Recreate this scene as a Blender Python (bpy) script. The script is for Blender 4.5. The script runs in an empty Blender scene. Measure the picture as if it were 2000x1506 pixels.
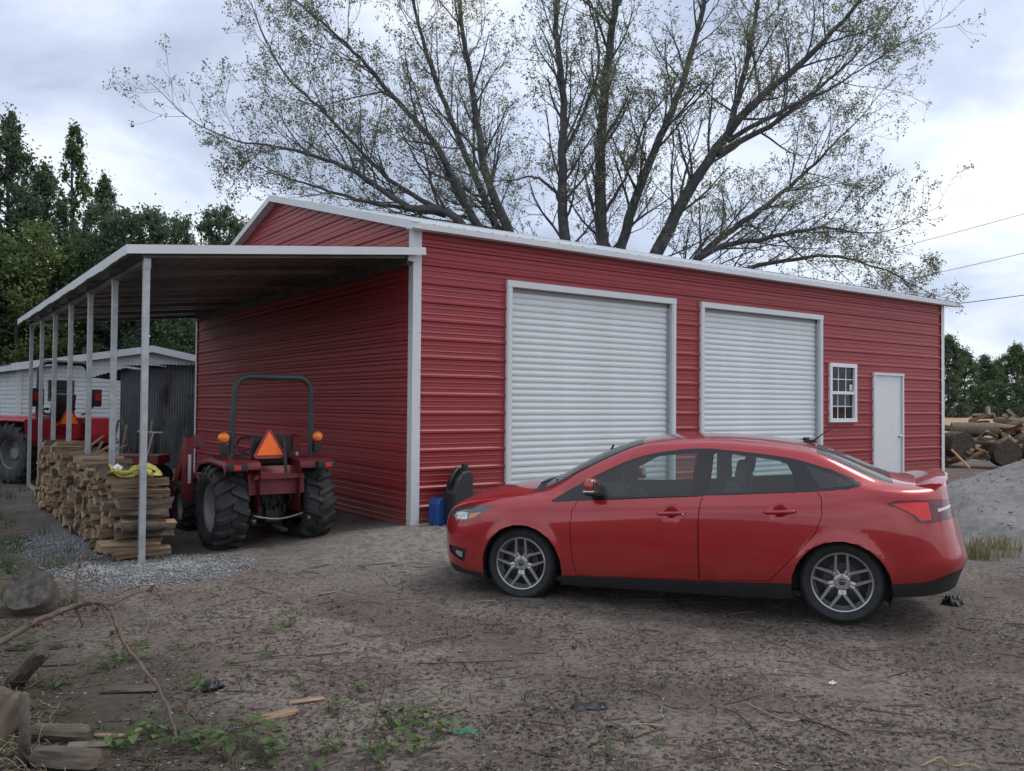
import bpy, bmesh, math, random
import numpy as np
from mathutils import Vector, Matrix, Euler, noise as mnoise

# ------------------------------------------------------------------ camera, sky, sun, exposure
scene = bpy.context.scene
col = scene.collection
R = math.radians
F_PX, YAW, PITCH, ROLL = 1663.26, 0.6219, 0.0222, 0.0082
CAM = np.array([-5.0233, -9.0633, 1.5079])
FW = np.array([math.sin(YAW)*math.cos(PITCH), math.cos(YAW)*math.cos(PITCH), math.sin(PITCH)])
_rt = np.array([math.cos(YAW), -math.sin(YAW), 0.0]); _up = np.cross(_rt, FW)
RT = _rt*math.cos(ROLL)+_up*math.sin(ROLL); UP = -_rt*math.sin(ROLL)+_up*math.cos(ROLL)
cd = bpy.data.cameras.new('camera'); cam = bpy.data.objects.new('camera', cd); col.objects.link(cam)
cam.matrix_world = Matrix(((RT[0], UP[0], -FW[0], CAM[0]), (RT[1], UP[1], -FW[1], CAM[1]), (RT[2], UP[2], -FW[2], CAM[2]), (0, 0, 0, 1)))
cd.sensor_fit = 'HORIZONTAL'; cd.sensor_width = 36.0; cd.lens = F_PX/2000*36; cd.clip_start = 0.05; cd.clip_end = 5000
scene.camera = cam

SUN_EL, SUN_AZ = R(58), R(-20)      # azimuth: angle of the sun's ground direction from +x
world = bpy.data.worlds.new('World'); scene.world = world; world.use_nodes = True
nt = world.node_tree; nt.nodes.clear()
def N(t, kind, **kw):
    n = t.nodes.new(kind)
    for k, v in kw.items():
        if k.startswith('i_'): n.inputs[k[2:].replace('_', ' ')].default_value = v
        else: setattr(n, k, v)
    return n
def ramp(t, stops, interp='LINEAR'):
    n = t.nodes.new('ShaderNodeValToRGB'); cr = n.color_ramp; cr.interpolation = interp
    while len(cr.elements) < len(stops): cr.elements.new(0.5)
    for e, (p, c) in zip(cr.elements, stops):
        e.position = p; e.color = tuple(c)+(1,) if len(c) == 3 else c
    return n
def mixc(t, fac, a, b, mode='MIX'):
    n = t.nodes.new('ShaderNodeMix'); n.data_type = 'RGBA'; n.blend_type = mode; L = t.links
    for sock, v in ((n.inputs[0], fac), (n.inputs[6], a), (n.inputs[7], b)):
        if hasattr(v, 'is_output'): L.new(v, sock)
        elif isinstance(v, (int, float)): sock.default_value = v
        else: sock.default_value = tuple(v)+(1,)
    return n.outputs[2]
sky = N(nt, 'ShaderNodeTexSky', sky_type='NISHITA', sun_disc=False, sun_elevation=SUN_EL, sun_rotation=R(90)-SUN_AZ, air_density=1.0, dust_density=1.5)
tc = N(nt, 'ShaderNodeTexCoord')
sep = N(nt, 'ShaderNodeSeparateXYZ'); nt.links.new(tc.outputs['Generated'], sep.inputs[0])
def wmath(op, a, b=None):
    n = N(nt, 'ShaderNodeMath', operation=op)
    for i, v in enumerate((a, b)):
        if v is None: continue
        if hasattr(v, 'is_output'): nt.links.new(v, n.inputs[i])
        else: n.inputs[i].default_value = v
    return n.outputs[0]
zz = wmath('ADD', wmath('MAXIMUM', sep.outputs[2], 0.0), 0.30)
comb = N(nt, 'ShaderNodeCombineXYZ')
nt.links.new(wmath('DIVIDE', sep.outputs[0], zz), comb.inputs[0]); nt.links.new(wmath('DIVIDE', sep.outputs[1], zz), comb.inputs[1])
cn1 = N(nt, 'ShaderNodeTexNoise', i_Scale=1.7, i_Detail=7.0, i_Roughness=0.55, i_Distortion=0.35)
cn2 = N(nt, 'ShaderNodeTexNoise', i_Scale=0.8, i_Detail=3.0, i_Roughness=0.5)
mp = N(nt, 'ShaderNodeMapping'); mp.inputs['Location'].default_value = (3.1, 1.7, 0.4)
nt.links.new(comb.outputs[0], mp.inputs[0])
nt.links.new(mp.outputs[0], cn1.inputs['Vector']); nt.links.new(mp.outputs[0], cn2.inputs['Vector'])
cm = wmath('ADD', wmath('MULTIPLY', cn1.outputs[0], 0.65), wmath('MULTIPLY', cn2.outputs[0], 0.45))
cr = ramp(nt, [(0.40, (0.30, 0.352, 0.455)), (0.49, (0.425, 0.483, 0.60)), (0.555, (0.555, 0.608, 0.695)), (0.62, (0.70, 0.72, 0.745)), (0.69, (0.82, 0.82, 0.82))])
nt.links.new(cm, cr.inputs[0])
skyb = mixc(nt, 1.0, sky.outputs[0], (0.1, 0.1, 0.1), 'MULTIPLY')
fin = mixc(nt, 0.93, skyb, cr.outputs[0])
bg = N(nt, 'ShaderNodeBackground', i_Strength=1.1); nt.links.new(fin, bg.inputs[0])
wo = N(nt, 'ShaderNodeOutputWorld'); nt.links.new(bg.outputs[0], wo.inputs[0])

sl = bpy.data.lights.new('sun', 'SUN'); sl.energy = 0.9; sl.angle = R(20); sl.color = (1.0, 0.96, 0.9)
so = bpy.data.objects.new('sun', sl); col.objects.link(so)
sd = Vector((math.cos(SUN_EL)*math.cos(SUN_AZ), math.cos(SUN_EL)*math.sin(SUN_AZ), math.sin(SUN_EL)))
so.rotation_euler = sd.to_track_quat('Z', 'Y').to_euler(); so.location = (0, 0, 30)
scene.view_settings.view_transform = 'Standard'; scene.view_settings.look = 'None'
scene.view_settings.exposure = 0.58; scene.view_settings.gamma = 1.0; scene.view_settings.use_curve_mapping = False
scene.render.engine = 'CYCLES'

# ------------------------------------------------------------------ helpers
rng = random.Random(7)
def ray(u, v): return FW+RT*(u-1000)/F_PX-UP*(v-753)/F_PX
def at(u, v, depth): return CAM+ray(u, v)*depth                      # pixel + distance
def smooth(a, b, x):
    t = min(1.0, max(0.0, (x-a)/(b-a))); return t*t*(3-2*t)
def ground_base(x, y):
    near = -0.2                                                       # yard where the car stands
    s = smooth(-1.9, -0.05, y)
    right = 0.0+0.14*smooth(8.5, 12.0, x)
    tgt = right*smooth(-2.2, -0.2, x)+(-0.1)*(1-smooth(-2.2, -0.2, x))
    far = -0.1+0.0*x
    z = near+(tgt-near)*s
    w = smooth(11.0, 22.0, math.hypot(x-2, y+1))
    return z*(1-w)+far*w
def ground_z(x, y):
    d = math.hypot(x-CAM[0], y-CAM[1])
    z = ground_base(x, y)
    if d < 30:
        a = 1-smooth(14, 30, d)
        z += a*(0.028*mnoise.noise((x*0.9, y*0.9, 3.3))+0.012*mnoise.noise((x*3.1, y*3.1, 8.1)))
        # slightly sunk wheel tracks and dirt banked at the corner of the building
        z += 0.07*math.exp(-((x+0.15)**2*1.2+(y+0.42)**2*3.0))
    return z
def gpt(u, v, z0=-0.2):
    z = z0
    for _ in range(6):
        r = ray(u, v); t = (z-CAM[2])/r[2]; P = CAM+r*t; z = ground_z(P[0], P[1])
    return np.array([P[0], P[1], z])

def link(name, me, parent=None):
    o = bpy.data.objects.new(name, me); col.objects.link(o)
    if parent is not None: o.parent = parent
    return o
def tag(o, label=None, cat=None, group=None, kind=None):
    if label: o['label'] = label
    if cat: o['category'] = cat
    if group: o['group'] = group
    if kind: o['kind'] = kind
    return o
def empty(name, loc=(0, 0, 0), rz=0.0, parent=None):
    o = bpy.data.objects.new(name, None); col.objects.link(o); o.location = loc; o.rotation_euler = (0, 0, rz)
    o.empty_display_size = 0.1
    if parent is not None: o.parent = parent
    return o
def copy_tree(o, parent=None):
    c = o.copy(); col.objects.link(c); c.parent = parent
    for ch in o.children: copy_tree(ch, c)
    return c

class MB:
    def __init__(s): s.v = []; s.f = []; s.m = []; s.cur = 0
    def add(s, vs, fs):
        b = len(s.v); s.v.extend([tuple(p) for p in vs])
        for f in fs: s.f.append(tuple(b+i for i in f)); s.m.append(s.cur)
        return s
    def box(s, c, size, M=None, bev=0.0):
        x, y, z = [k/2 for k in size]
        if bev > 0:
            b = bev; vs = []; 
            bm = bmesh.new(); bmesh.ops.create_cube(bm, size=1.0)
            for v in bm.verts: v.co = Vector((v.co.x*size[0], v.co.y*size[1], v.co.z*size[2]))
            bmesh.ops.bevel(bm, geom=bm.edges[:], offset=b, segments=2, affect='EDGES', profile=0.6)
            bm.verts.ensure_lookup_table(); bm.verts.index_update()
            vs = [v.co.copy() for v in bm.verts]; fs = [[v.index for v in f.verts] for f in bm.faces]; bm.free()
        else:
            vs = [Vector(p) for p in ((-x, -y, -z), (x, -y, -z), (x, y, -z), (-x, y, -z), (-x, -y, z), (x, -y, z), (x, y, z), (-x, y, z))]
            fs = [(0, 3, 2, 1), (4, 5, 6, 7), (0, 1, 5, 4), (1, 2, 6, 5), (2, 3, 7, 6), (3, 0, 4, 7)]
        c = Vector(c)
        vs = [(M @ p if M is not None else p)+c for p in vs]
        return s.add(vs, fs)
    def bar(s, a, b, w, h, up=(0, 0, 1), bev=0.0):                   # rectangular bar from a to b
        a = Vector(a); b = Vector(b); d = b-a; L = d.length; d.normalize(); u = Vector(up)
        if abs(d.dot(u)) > 0.98: u = Vector((1, 0, 0)) if abs(d.x) < 0.9 else Vector((0, 1, 0))
        r = d.cross(u).normalized(); u = r.cross(d)
        M = Matrix((r, d, u)).transposed()
        return s.box((a+b)/2, (w, L, h), M, bev)
    def tube(s, pts, rad, n=8, cap=True):
        pts = [Vector(p) for p in pts]
        if not hasattr(rad, '__len__'): rad = [rad]*len(pts)
        vs = []; fs = []; up = None
        for i, p in enumerate(pts):
            d = (pts[min(i+1, len(pts)-1)]-pts[max(i-1, 0)])
            if d.length < 1e-9: d = Vector((0, 0, 1))
            d.normalize()
            if up is None:
                up = Vector((0, 0, 1)) if abs(d.z) < 0.9 else Vector((1, 0, 0))
            up = (up-d*up.dot(d))
            if up.length < 1e-6: up = d.orthogonal()
            up.normalize(); r = d.cross(up)
            for k in range(n):
                a = 2*math.pi*k/n; vs.append(p+(up*math.cos(a)+r*math.sin(a))*rad[i])
        for i in range(len(pts)-1):
            for k in range(n):
                k2 = (k+1) % n; fs.append((i*n+k, i*n+k2, (i+1)*n+k2, (i+1)*n+k))
        if cap: fs.append(tuple(range(n-1, -1, -1))); fs.append(tuple((len(pts)-1)*n+k for k in range(n)))
        return s.add(vs, fs)
    def lathe(s, prof, n=32, axis='y', c=(0, 0, 0), closed=False):   # prof: (radius, offset along the axis)
        vs = []; fs = []; m = len(prof); c = Vector(c)
        for k in range(n):
            a = 2*math.pi*k/n; ca, sa = math.cos(a), math.sin(a)
            for r, o in prof:
                p = {'y': (r*ca, o, r*sa), 'z': (r*ca, r*sa, o), 'x': (o, r*ca, r*sa)}[axis]
                vs.append(c+Vector(p))
        for k in range(n):
            k2 = (k+1) % n
            for i in range(m-1 if not closed else m):
                j = (i+1) % m; fs.append((k*m+i, k*m+j, k2*m+j, k2*m+i))
        return s.add(vs, fs)
    def prism(s, poly, d, org=(0, 0, 0), ex=(1, 0, 0), ey=(0, 0, 1), en=(0, 1, 0)):   # polygon in (ex, ey), extruded along en by d
        o = Vector(org); ex = Vector(ex); ey = Vector(ey); en = Vector(en); n = len(poly)
        vs = [o+ex*p[0]+ey*p[1] for p in poly]+[o+ex*p[0]+ey*p[1]+en*d for p in poly]
        fs = [tuple(range(n-1, -1, -1)), tuple(range(n, 2*n))]+[(i, (i+1) % n, n+(i+1) % n, n+i) for i in range(n)]
        return s.add(vs, fs)
    def mesh(s, name, mats, smooth=False):
        me = bpy.data.meshes.new(name); me.from_pydata(s.v, [], s.f)
        for m in (mats if isinstance(mats, (list, tuple)) else [mats]): me.materials.append(m)
        if any(s.m): me.polygons.foreach_set('material_index', s.m)
        if smooth is True: me.polygons.foreach_set('use_smooth', [True]*len(s.f))
        me.update()
        bm = bmesh.new(); bm.from_mesh(me); bmesh.ops.recalc_face_normals(bm, faces=bm.faces[:])
        if smooth not in (True, False):
            for f in bm.faces: f.smooth = True
            for e in bm.edges:
                if len(e.link_faces) == 2 and e.calc_face_angle(0) > smooth: e.smooth = False
        bm.to_mesh(me); bm.free()
        return me
    def build(s, name, mats, parent=None, smooth=False): return link(name, s.mesh(name, mats, smooth), parent)

def fast_mesh(name, V, Fq, mats, mat_idx=None, smooth=False):       # numpy arrays, faces all of one size
    me = bpy.data.meshes.new(name); V = np.asarray(V, np.float32); Fq = np.asarray(Fq, np.int32); n, k = Fq.shape
    me.vertices.add(len(V)); me.vertices.foreach_set('co', V.ravel())
    me.loops.add(n*k); me.loops.foreach_set('vertex_index', Fq.ravel())
    me.polygons.add(n); me.polygons.foreach_set('loop_start', np.arange(0, n*k, k, dtype=np.int32))
    try: me.polygons.foreach_set('loop_total', np.full(n, k, np.int32))
    except Exception: pass
    for m in (mats if isinstance(mats, (list, tuple)) else [mats]): me.materials.append(m)
    if mat_idx is not None: me.polygons.foreach_set('material_index', np.asarray(mat_idx, np.int32))
    if smooth: me.polygons.foreach_set('use_smooth', np.ones(n, bool))
    me.update(calc_edges=True); me.validate()
    return me

# ------------------------------------------------------------------ materials
def mat(name, c, rough=0.6, metal=0.0, var=0.0, vscale=4.0, c2=None, bump=0.0, bscale=60.0, coat=0.0, spec=0.5, coord='Object', objvar=0.0, dirt=None, dirt_scale=2.0, dirt_lo=0.5, dirt_hi=0.7, stretch=None):
    m = bpy.data.materials.new(name); m.use_nodes = True; t = m.node_tree; L = t.links
    b = t.nodes['Principled BSDF']; b.inputs['Base Color'].default_value = tuple(c)+(1,)
    b.inputs['Roughness'].default_value = rough; b.inputs['Metallic'].default_value = metal
    b.inputs['Coat Weight'].default_value = coat; b.inputs['Coat Roughness'].default_value = 0.04
    b.inputs['Specular IOR Level'].default_value = spec
    cur = None
    tcn = N(t, 'ShaderNodeTexCoord'); vec = tcn.outputs[coord]
    if stretch:
        mpn = N(t, 'ShaderNodeMapping'); mpn.inputs['Scale'].default_value = stretch; L.new(vec, mpn.inputs[0]); vec = mpn.outputs[0]
    if var > 0 or c2 is not None:
        nz = N(t, 'ShaderNodeTexNoise', i_Scale=vscale, i_Detail=6.0, i_Roughness=0.6); L.new(vec, nz.inputs['Vector'])
        rp = ramp(t, [(0.35, (0, 0, 0)), (0.65, (1, 1, 1))]); L.new(nz.outputs[0], rp.inputs[0])
        cb = c2 if c2 is not None else tuple(min(1, k*(1+var)) for k in c)
        ca = c if c2 is not None else tuple(k*(1-var) for k in c)
        cur = mixc(t, rp.outputs[0], ca, cb)
    if dirt is not None:
        nz = N(t, 'ShaderNodeTexNoise', i_Scale=dirt_scale, i_Detail=8.0, i_Roughness=0.65); L.new(vec, nz.inputs['Vector'])
        rp = ramp(t, [(dirt_lo, (0, 0, 0)), (dirt_hi, (1, 1, 1))]); L.new(nz.outputs[0], rp.inputs[0])
        cur = mixc(t, rp.outputs[0], cur if cur is not None else c, dirt)
        rr = N(t, 'ShaderNodeMapRange'); L.new(rp.outputs[0], rr.inputs[0]); rr.inputs[3].default_value = rough; rr.inputs[4].default_value = max(rough, 0.8); L.new(rr.outputs[0], b.inputs['Roughness'])
    if objvar > 0:
        oi = N(t, 'ShaderNodeObjectInfo'); hs = N(t, 'ShaderNodeHueSaturation')
        mr = N(t, 'ShaderNodeMapRange'); L.new(oi.outputs['Random'], mr.inputs[0]); mr.inputs[3].default_value = 1-objvar; mr.inputs[4].default_value = 1+objvar
        L.new(mr.outputs[0], hs.inputs['Value'])
        if cur is not None: L.new(cur, hs.inputs['Color'])
        else: hs.inputs['Color'].default_value = tuple(c)+(1,)
        cur = hs.outputs[0]
    if cur is not None: L.new(cur, b.inputs['Base Color'])
    if bump > 0:
        nz = N(t, 'ShaderNodeTexNoise', i_Scale=bscale, i_Detail=5.0); L.new(vec, nz.inputs['Vector'])
        bp = N(t, 'ShaderNodeBump', i_Strength=bump, i_Distance=0.01); L.new(nz.outputs[0], bp.inputs['Height']); L.new(bp.outputs[0], b.inputs['Normal'])
    return m
def leaf_mat(name, c, c2, c3=None, scale=0.35, trans=0.35):
    m = bpy.data.materials.new(name); m.use_nodes = True; t = m.node_tree; L = t.links
    b = t.nodes['Principled BSDF']; b.inputs['Roughness'].default_value = 0.55; b.inputs['Specular IOR Level'].default_value = 0.3
    g = N(t, 'ShaderNodeNewGeometry'); oc = N(t, 'ShaderNodeTexCoord')
    nz = N(t, 'ShaderNodeTexNoise', i_Scale=scale, i_Detail=4.0); L.new(oc.outputs['Object'], nz.inputs['Vector'])
    rp = ramp(t, [(0.38, (0, 0, 0)), (0.62, (1, 1, 1))]); L.new(nz.outputs[0], rp.inputs[0])
    cc_ = mixc(t, rp.outputs[0], c, c2)
    hs = N(t, 'ShaderNodeHueSaturation'); mr = N(t, 'ShaderNodeMapRange'); L.new(g.outputs['Random Per Island'], mr.inputs[0]); mr.inputs[3].default_value = 0.65; mr.inputs[4].default_value = 1.35
    L.new(mr.outputs[0], hs.inputs['Value']); L.new(cc_, hs.inputs['Color'])
    L.new(hs.outputs[0], b.inputs['Base Color'])
    tr = N(t, 'ShaderNodeBsdfTranslucent'); L.new(hs.outputs[0], tr.inputs[0])
    mx = N(t, 'ShaderNodeMixShader'); mx.inputs[0].default_value = trans
    L.new(b.outputs[0], mx.inputs[1]); L.new(tr.outputs[0], mx.inputs[2])
    L.new(mx.outputs[0], t.nodes['Material Output'].inputs[0])
    return m
def glass_mat(name, tint=(0.55, 0.62, 0.62), rough=0.02, veil=0.0):
    m = bpy.data.materials.new(name); m.use_nodes = True; t = m.node_tree; L = t.links; t.nodes.remove(t.nodes['Principled BSDF'])
    tr = N(t, 'ShaderNodeBsdfTransparent'); tr.inputs[0].default_value = tuple(tint)+(1,)
    gl = N(t, 'ShaderNodeBsdfGlossy', i_Roughness=rough)
    fr = N(t, 'ShaderNodeFresnel', i_IOR=1.5)
    geo = N(t, 'ShaderNodeNewGeometry')
    mx = N(t, 'ShaderNodeMixShader'); L.new(fr.outputs[0], mx.inputs[0]); L.new(tr.outputs[0], mx.inputs[1]); L.new(gl.outputs[0], mx.inputs[2])
    out = mx.outputs[0]
    if veil > 0:
        df = N(t, 'ShaderNodeBsdfDiffuse'); df.inputs[0].default_value = (0.35, 0.36, 0.36, 1)  # flat grey film stands in for haze and sheen on the glass
        m2 = N(t, 'ShaderNodeMixShader'); m2.inputs[0].default_value = veil; L.new(out, m2.inputs[1]); L.new(df.outputs[0], m2.inputs[2]); out = m2.outputs[0]
    L.new(out, t.nodes['Material Output'].inputs[0])
    return m

M = {}
def add_dust(m, z0, z1, c, amount, scale=3.0, coord='Position'):     # Dust and mud splash on the lower part of a thing
    t = m.node_tree; L = t.links; b = t.nodes['Principled BSDF']; src = b.inputs['Base Color'].links[0].from_socket if b.inputs['Base Color'].links else None
    if coord == 'Position': v = N(t, 'ShaderNodeNewGeometry').outputs['Position']
    else: v = N(t, 'ShaderNodeTexCoord').outputs['Object']
    sx = N(t, 'ShaderNodeSeparateXYZ'); L.new(v, sx.inputs[0])
    nz = N(t, 'ShaderNodeTexNoise', i_Scale=scale, i_Detail=7.0, i_Roughness=0.65); L.new(v, nz.inputs['Vector'])
    mm = N(t, 'ShaderNodeMath', operation='MULTIPLY_ADD'); L.new(nz.outputs[0], mm.inputs[0]); mm.inputs[1].default_value = (z1-z0)*1.2; L.new(sx.outputs[2], mm.inputs[2])
    mr = N(t, 'ShaderNodeMapRange', clamp=True); L.new(mm.outputs[0], mr.inputs[0]); mr.inputs[1].default_value = z1+(z1-z0)*.6; mr.inputs[2].default_value = z0+(z1-z0)*.6; mr.inputs[3].default_value = 0.0; mr.inputs[4].default_value = amount
    o = mixc(t, mr.outputs[0], src if src is not None else tuple(b.inputs['Base Color'].default_value)[:3], c); L.new(o, b.inputs['Base Color'])
M['siding'] = mat('red_siding', (0.29, 0.026, 0.032), 0.40, var=0.06, vscale=0.8, spec=0.5)
add_dust(M['siding'], 0.0, 0.45, (0.20, 0.15, 0.12), 0.45)
M['white_trim'] = mat('white_trim', (0.62, 0.64, 0.66), 0.4, var=0.04, vscale=2.0)
M['white_door'] = mat('white_door', (0.66, 0.70, 0.71), 0.42, var=0.05, vscale=1.5)
M['galv'] = mat('galvanised', (0.40, 0.42, 0.44), 0.42, metal=0.55, var=0.15, vscale=9.0)
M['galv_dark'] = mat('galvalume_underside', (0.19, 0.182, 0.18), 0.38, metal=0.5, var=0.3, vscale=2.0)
M['black_plastic'] = mat('black_plastic', (0.014, 0.015, 0.017), 0.5, var=0.2, vscale=10)
M['rubber'] = mat('tyre_rubber', (0.020, 0.021, 0.023), 0.75, var=0.25, vscale=12, bump=0.15, bscale=120)
M['rubber_dirty'] = mat('dirty_tyre_rubber', (0.022, 0.022, 0.024), 0.8, var=0.2, vscale=8, dirt=(0.085, 0.075, 0.065), dirt_scale=7.0, dirt_lo=0.5, dirt_hi=0.85)
M['concrete'] = mat('concrete', (0.28, 0.27, 0.26), 0.85, var=0.2, vscale=6, bump=0.3)
# ------------------------------------------------------------------ ground
def ground_material():
    m = bpy.data.materials.new('yard_dirt'); m.use_nodes = True; t = m.node_tree; L = t.links
    b = t.nodes['Principled BSDF']; b.inputs['Roughness'].default_value = 0.95; b.inputs['Specular IOR Level'].default_value = 0.15
    g = N(t, 'ShaderNodeNewGeometry'); pos = g.outputs['Position']
    def nz(scale, det=6.0, rough=0.6, dist=0.0, stretch=None):
        n = N(t, 'ShaderNodeTexNoise', i_Scale=scale, i_Detail=det, i_Roughness=rough, i_Distortion=dist)
        v = pos
        if stretch:
            mp_ = N(t, 'ShaderNodeMapping'); mp_.inputs['Scale'].default_value = stretch; L.new(pos, mp_.inputs[0]); v = mp_.outputs[0]
        L.new(v, n.inputs['Vector']); return n.outputs[0]
    def rp(src, a, b_):
        r = ramp(t, [(a, (0, 0, 0)), (b_, (1, 1, 1))]); L.new(src, r.inputs[0]); return r.outputs[0]
    def mth(op, a, b_=None, clamp=False):
        n = N(t, 'ShaderNodeMath', operation=op, use_clamp=clamp)
        for i, v in enumerate((a, b_)):
            if v is None: continue
            if hasattr(v, 'is_output'): L.new(v, n.inputs[i])
            else: n.inputs[i].default_value = v
        return n.outputs[0]
    def blob(x, y, r0, r1, sy=1.0):                                   # 1 inside r0, 0 outside r1, ragged by noise
        mp_ = N(t, 'ShaderNodeMapping'); mp_.vector_type = 'POINT'; mp_.inputs['Location'].default_value = (-x, -y*sy, 0); mp_.inputs['Scale'].default_value = (1, sy, 0); L.new(pos, mp_.inputs[0])
        ln = N(t, 'ShaderNodeVectorMath', operation='LENGTH'); L.new(mp_.outputs[0], ln.inputs[0])
        d = mth('ADD', ln.outputs['Value'], mth('MULTIPLY', mth('SUBTRACT', nz(2.2, 5), 0.5), r1*1.1))
        mr = N(t, 'ShaderNodeMapRange', clamp=True); L.new(d, mr.inputs[0]); mr.inputs[1].default_value = r1; mr.inputs[2].default_value = r0; return mr.outputs[0]
    c = mixc(t, rp(nz(1.1, 8), 0.35, 0.65), (0.170, 0.138, 0.117), (0.275, 0.230, 0.198))
    c = mixc(t, mth('MULTIPLY', rp(nz(26, 9, 0.75), 0.47, 0.60), 0.85), c, (0.068, 0.054, 0.046))     # crumbs of dark mulch
    c = mixc(t, mth('MULTIPLY', rp(nz(5.5, 8, 0.7, 1.0), 0.52, 0.66), 0.75), c, (0.072, 0.058, 0.050))
    c = mixc(t, mth('MULTIPLY', rp(nz(90, 4, 0.6), 0.60, 0.70), 0.5), c, (0.29, 0.265, 0.245))
    c = mixc(t, mth('MULTIPLY', rp(nz(0.7, 5, 0.6, 0.5), 0.48, 0.62), 0.55), c, (0.105, 0.082, 0.070))
    sand = mth('MULTIPLY', blob(0.0, -0.75, 0.5, 2.6, 1.5), 0.85)
    sandc = mixc(t, rp(nz(14, 8, 0.7), 0.42, 0.66), (0.34, 0.315, 0.285), (0.13, 0.115, 0.105))
    c = mixc(t, sand, c, sandc)
    grc = mixc(t, rp(nz(70, 4, 0.7), 0.38, 0.62), (0.10, 0.102, 0.108), (0.36, 0.37, 0.385))
    for (x, y, r0, r1, sy) in ((-3.0, -0.25, 0.35, 1.15, 1.3), (0.75, -0.55, 0.1, 0.75, 1.4), (7.5, -2.9, 1.5, 3.4, 1.0), (-3.5, 1.6, 0.1, 0.7, 0.4)):
        c = mixc(t, mth('MULTIPLY', blob(x, y, r0, r1, sy), 0.9), c, grc)
    # soil under the grass on the left and beyond the yard
    sepn = N(t, 'ShaderNodeSeparateXYZ'); L.new(pos, sepn.inputs[0])
    gl = N(t, 'ShaderNodeMapRange', clamp=True); L.new(mth('ADD', sepn.outputs[0], mth('MULTIPLY', mth('SUBTRACT', nz(0.9, 5), 0.5), 2.0)), gl.inputs[0]); gl.inputs[1].default_value = -3.3; gl.inputs[2].default_value = -4.4
    c = mixc(t, mth('MULTIPLY', gl.outputs[0], 0.75), c, mixc(t, rp(nz(6, 6), 0.4, 0.6), (0.045, 0.052, 0.024), (0.075, 0.064, 0.05)))
    fg = N(t, 'ShaderNodeMapRange', clamp=True); L.new(sepn.outputs[1], fg.inputs[0]); fg.inputs[1].default_value = 9; fg.inputs[2].default_value = 15
    c = mixc(t, fg.outputs[0], c, mixc(t, rp(nz(1.2, 6), 0.4, 0.6), (0.04, 0.06, 0.02), (0.07, 0.075, 0.035)))
    L.new(c, b.inputs['Base Color'])
    h = mth('ADD', mth('MULTIPLY', nz(22, 8, 0.75), 0.7), mth('MULTIPLY', nz(85, 4, 0.6), 0.3))
    bp = N(t, 'ShaderNodeBump', i_Strength=0.9, i_Distance=0.035); L.new(h, bp.inputs['Height']); L.new(bp.outputs[0], b.inputs['Normal'])
    return m
M['ground'] = ground_material()
def axis_pts(lo, hi, step, out_lo, out_hi, gf=1.22):
    a = list(np.arange(lo, hi+1e-6, step)); s = step; x = lo
    left = []
    while x > out_lo: s *= gf; x -= s; left.append(x)
    s = step; x = a[-1]; right = []
    while x < out_hi: s *= gf; x += s; right.append(x)
    return left[::-1]+a+right
gx = axis_pts(-7.5, 9.0, 0.075, -3500, 3500); gy = axis_pts(-9.0, 3.0, 0.075, -3500, 3500)
V = np.array([(x, y, ground_z(x, y)) for y in gy for x in gx]); nx = len(gx); ny = len(gy)
ii, jj = np.meshgrid(np.arange(nx-1), np.arange(ny-1)); a0 = (jj*nx+ii).ravel()
tag(link('ground', fast_mesh('ground', V, np.stack([a0, a0+1, a0+1+nx, a0+nx], 1), M['ground'], smooth=True)), kind='structure')
# tan field beyond the yard on the right
M['field'] = mat('dry_field', (0.36, 0.22, 0.115), 0.95, var=0.18, vscale=0.05, bump=0.3, bscale=3.0)
fp = [at(1500, 812, 60), at(2600, 812, 60)]
mbf = MB(); 
fy = [Vector((30, 4, -0.08)), Vector((26, -30, -0.08)), Vector((220, -160, -0.08)), Vector((400, 60, -0.08)), Vector((180, 190, -0.08))]
mbf.add(fy, [(0, 1, 2, 3, 4)])
tag(mbf.build('field', M['field']), kind='structure')

# ------------------------------------------------------------------ red metal garage
BL, BW, BH, RISE = 12.36, 9.30, 3.66, 1.20
PITCHR = 0.2286
def rib(z):                                                          # outward relief of the sheet at height z
    k = (z-0.02)/PITCHR; d = abs(k-round(k))*PITCHR
    if d < 0.011: return 0.020
    if d < 0.030: return 0.020*(0.030-d)/0.019
    for mm in (0.0762, 0.1524):
        dd = abs(((z-0.02) % PITCHR)-mm)
        if dd < 0.012: return 0.0055*(1-dd/0.012)
    return 0.0
def rib_breaks(z0, z1):
    zs = {z0, z1}
    k0 = int((z0)/PITCHR)-1
    for k in range(k0, k0+int((z1-z0)/PITCHR)+4):
        b = 0.02+k*PITCHR
        for o in (-0.030, -0.011, 0.011, 0.030, 0.0642, 0.0762, 0.0882, 0.1404, 0.1524, 0.1644):
            if z0 < b+o < z1: zs.add(b+o)
    return sorted(zs)
def strip(mb, z0, z1, lim, org, du, dn, steps=1):                    # ribbed sheet between lim(z) = (u0, u1); du along the wall, dn outward
    o = Vector(org); du = Vector(du); dn = Vector(dn); zs = rib_breaks(z0, z1); vs = []; fs = []; n = steps+1
    for z in zs:
        a, b = lim(z)
        for k in range(n):
            u = a+(b-a)*k/steps; vs.append(o+du*u+Vector((0, 0, z))+dn*rib(z))
    for i in range(len(zs)-1):
        for k in range(steps): fs.append((i*n+k, i*n+k+1, (i+1)*n+k+1, (i+1)*n+k))
    mb.add(vs, fs)
garage = tag(empty('garage_building', (0, 0, 0)), 'red ribbed metal garage with white trim and two roll-up doors', 'garage')
openings = [(1.36, 4.50, -0.3, 3.13), (5.05, 8.21, -0.3, 3.13), (9.80, 10.84, -0.3, 2.167), (8.42, 9.25, 1.236, 2.298)]
COURSE = PITCHR*4
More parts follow.
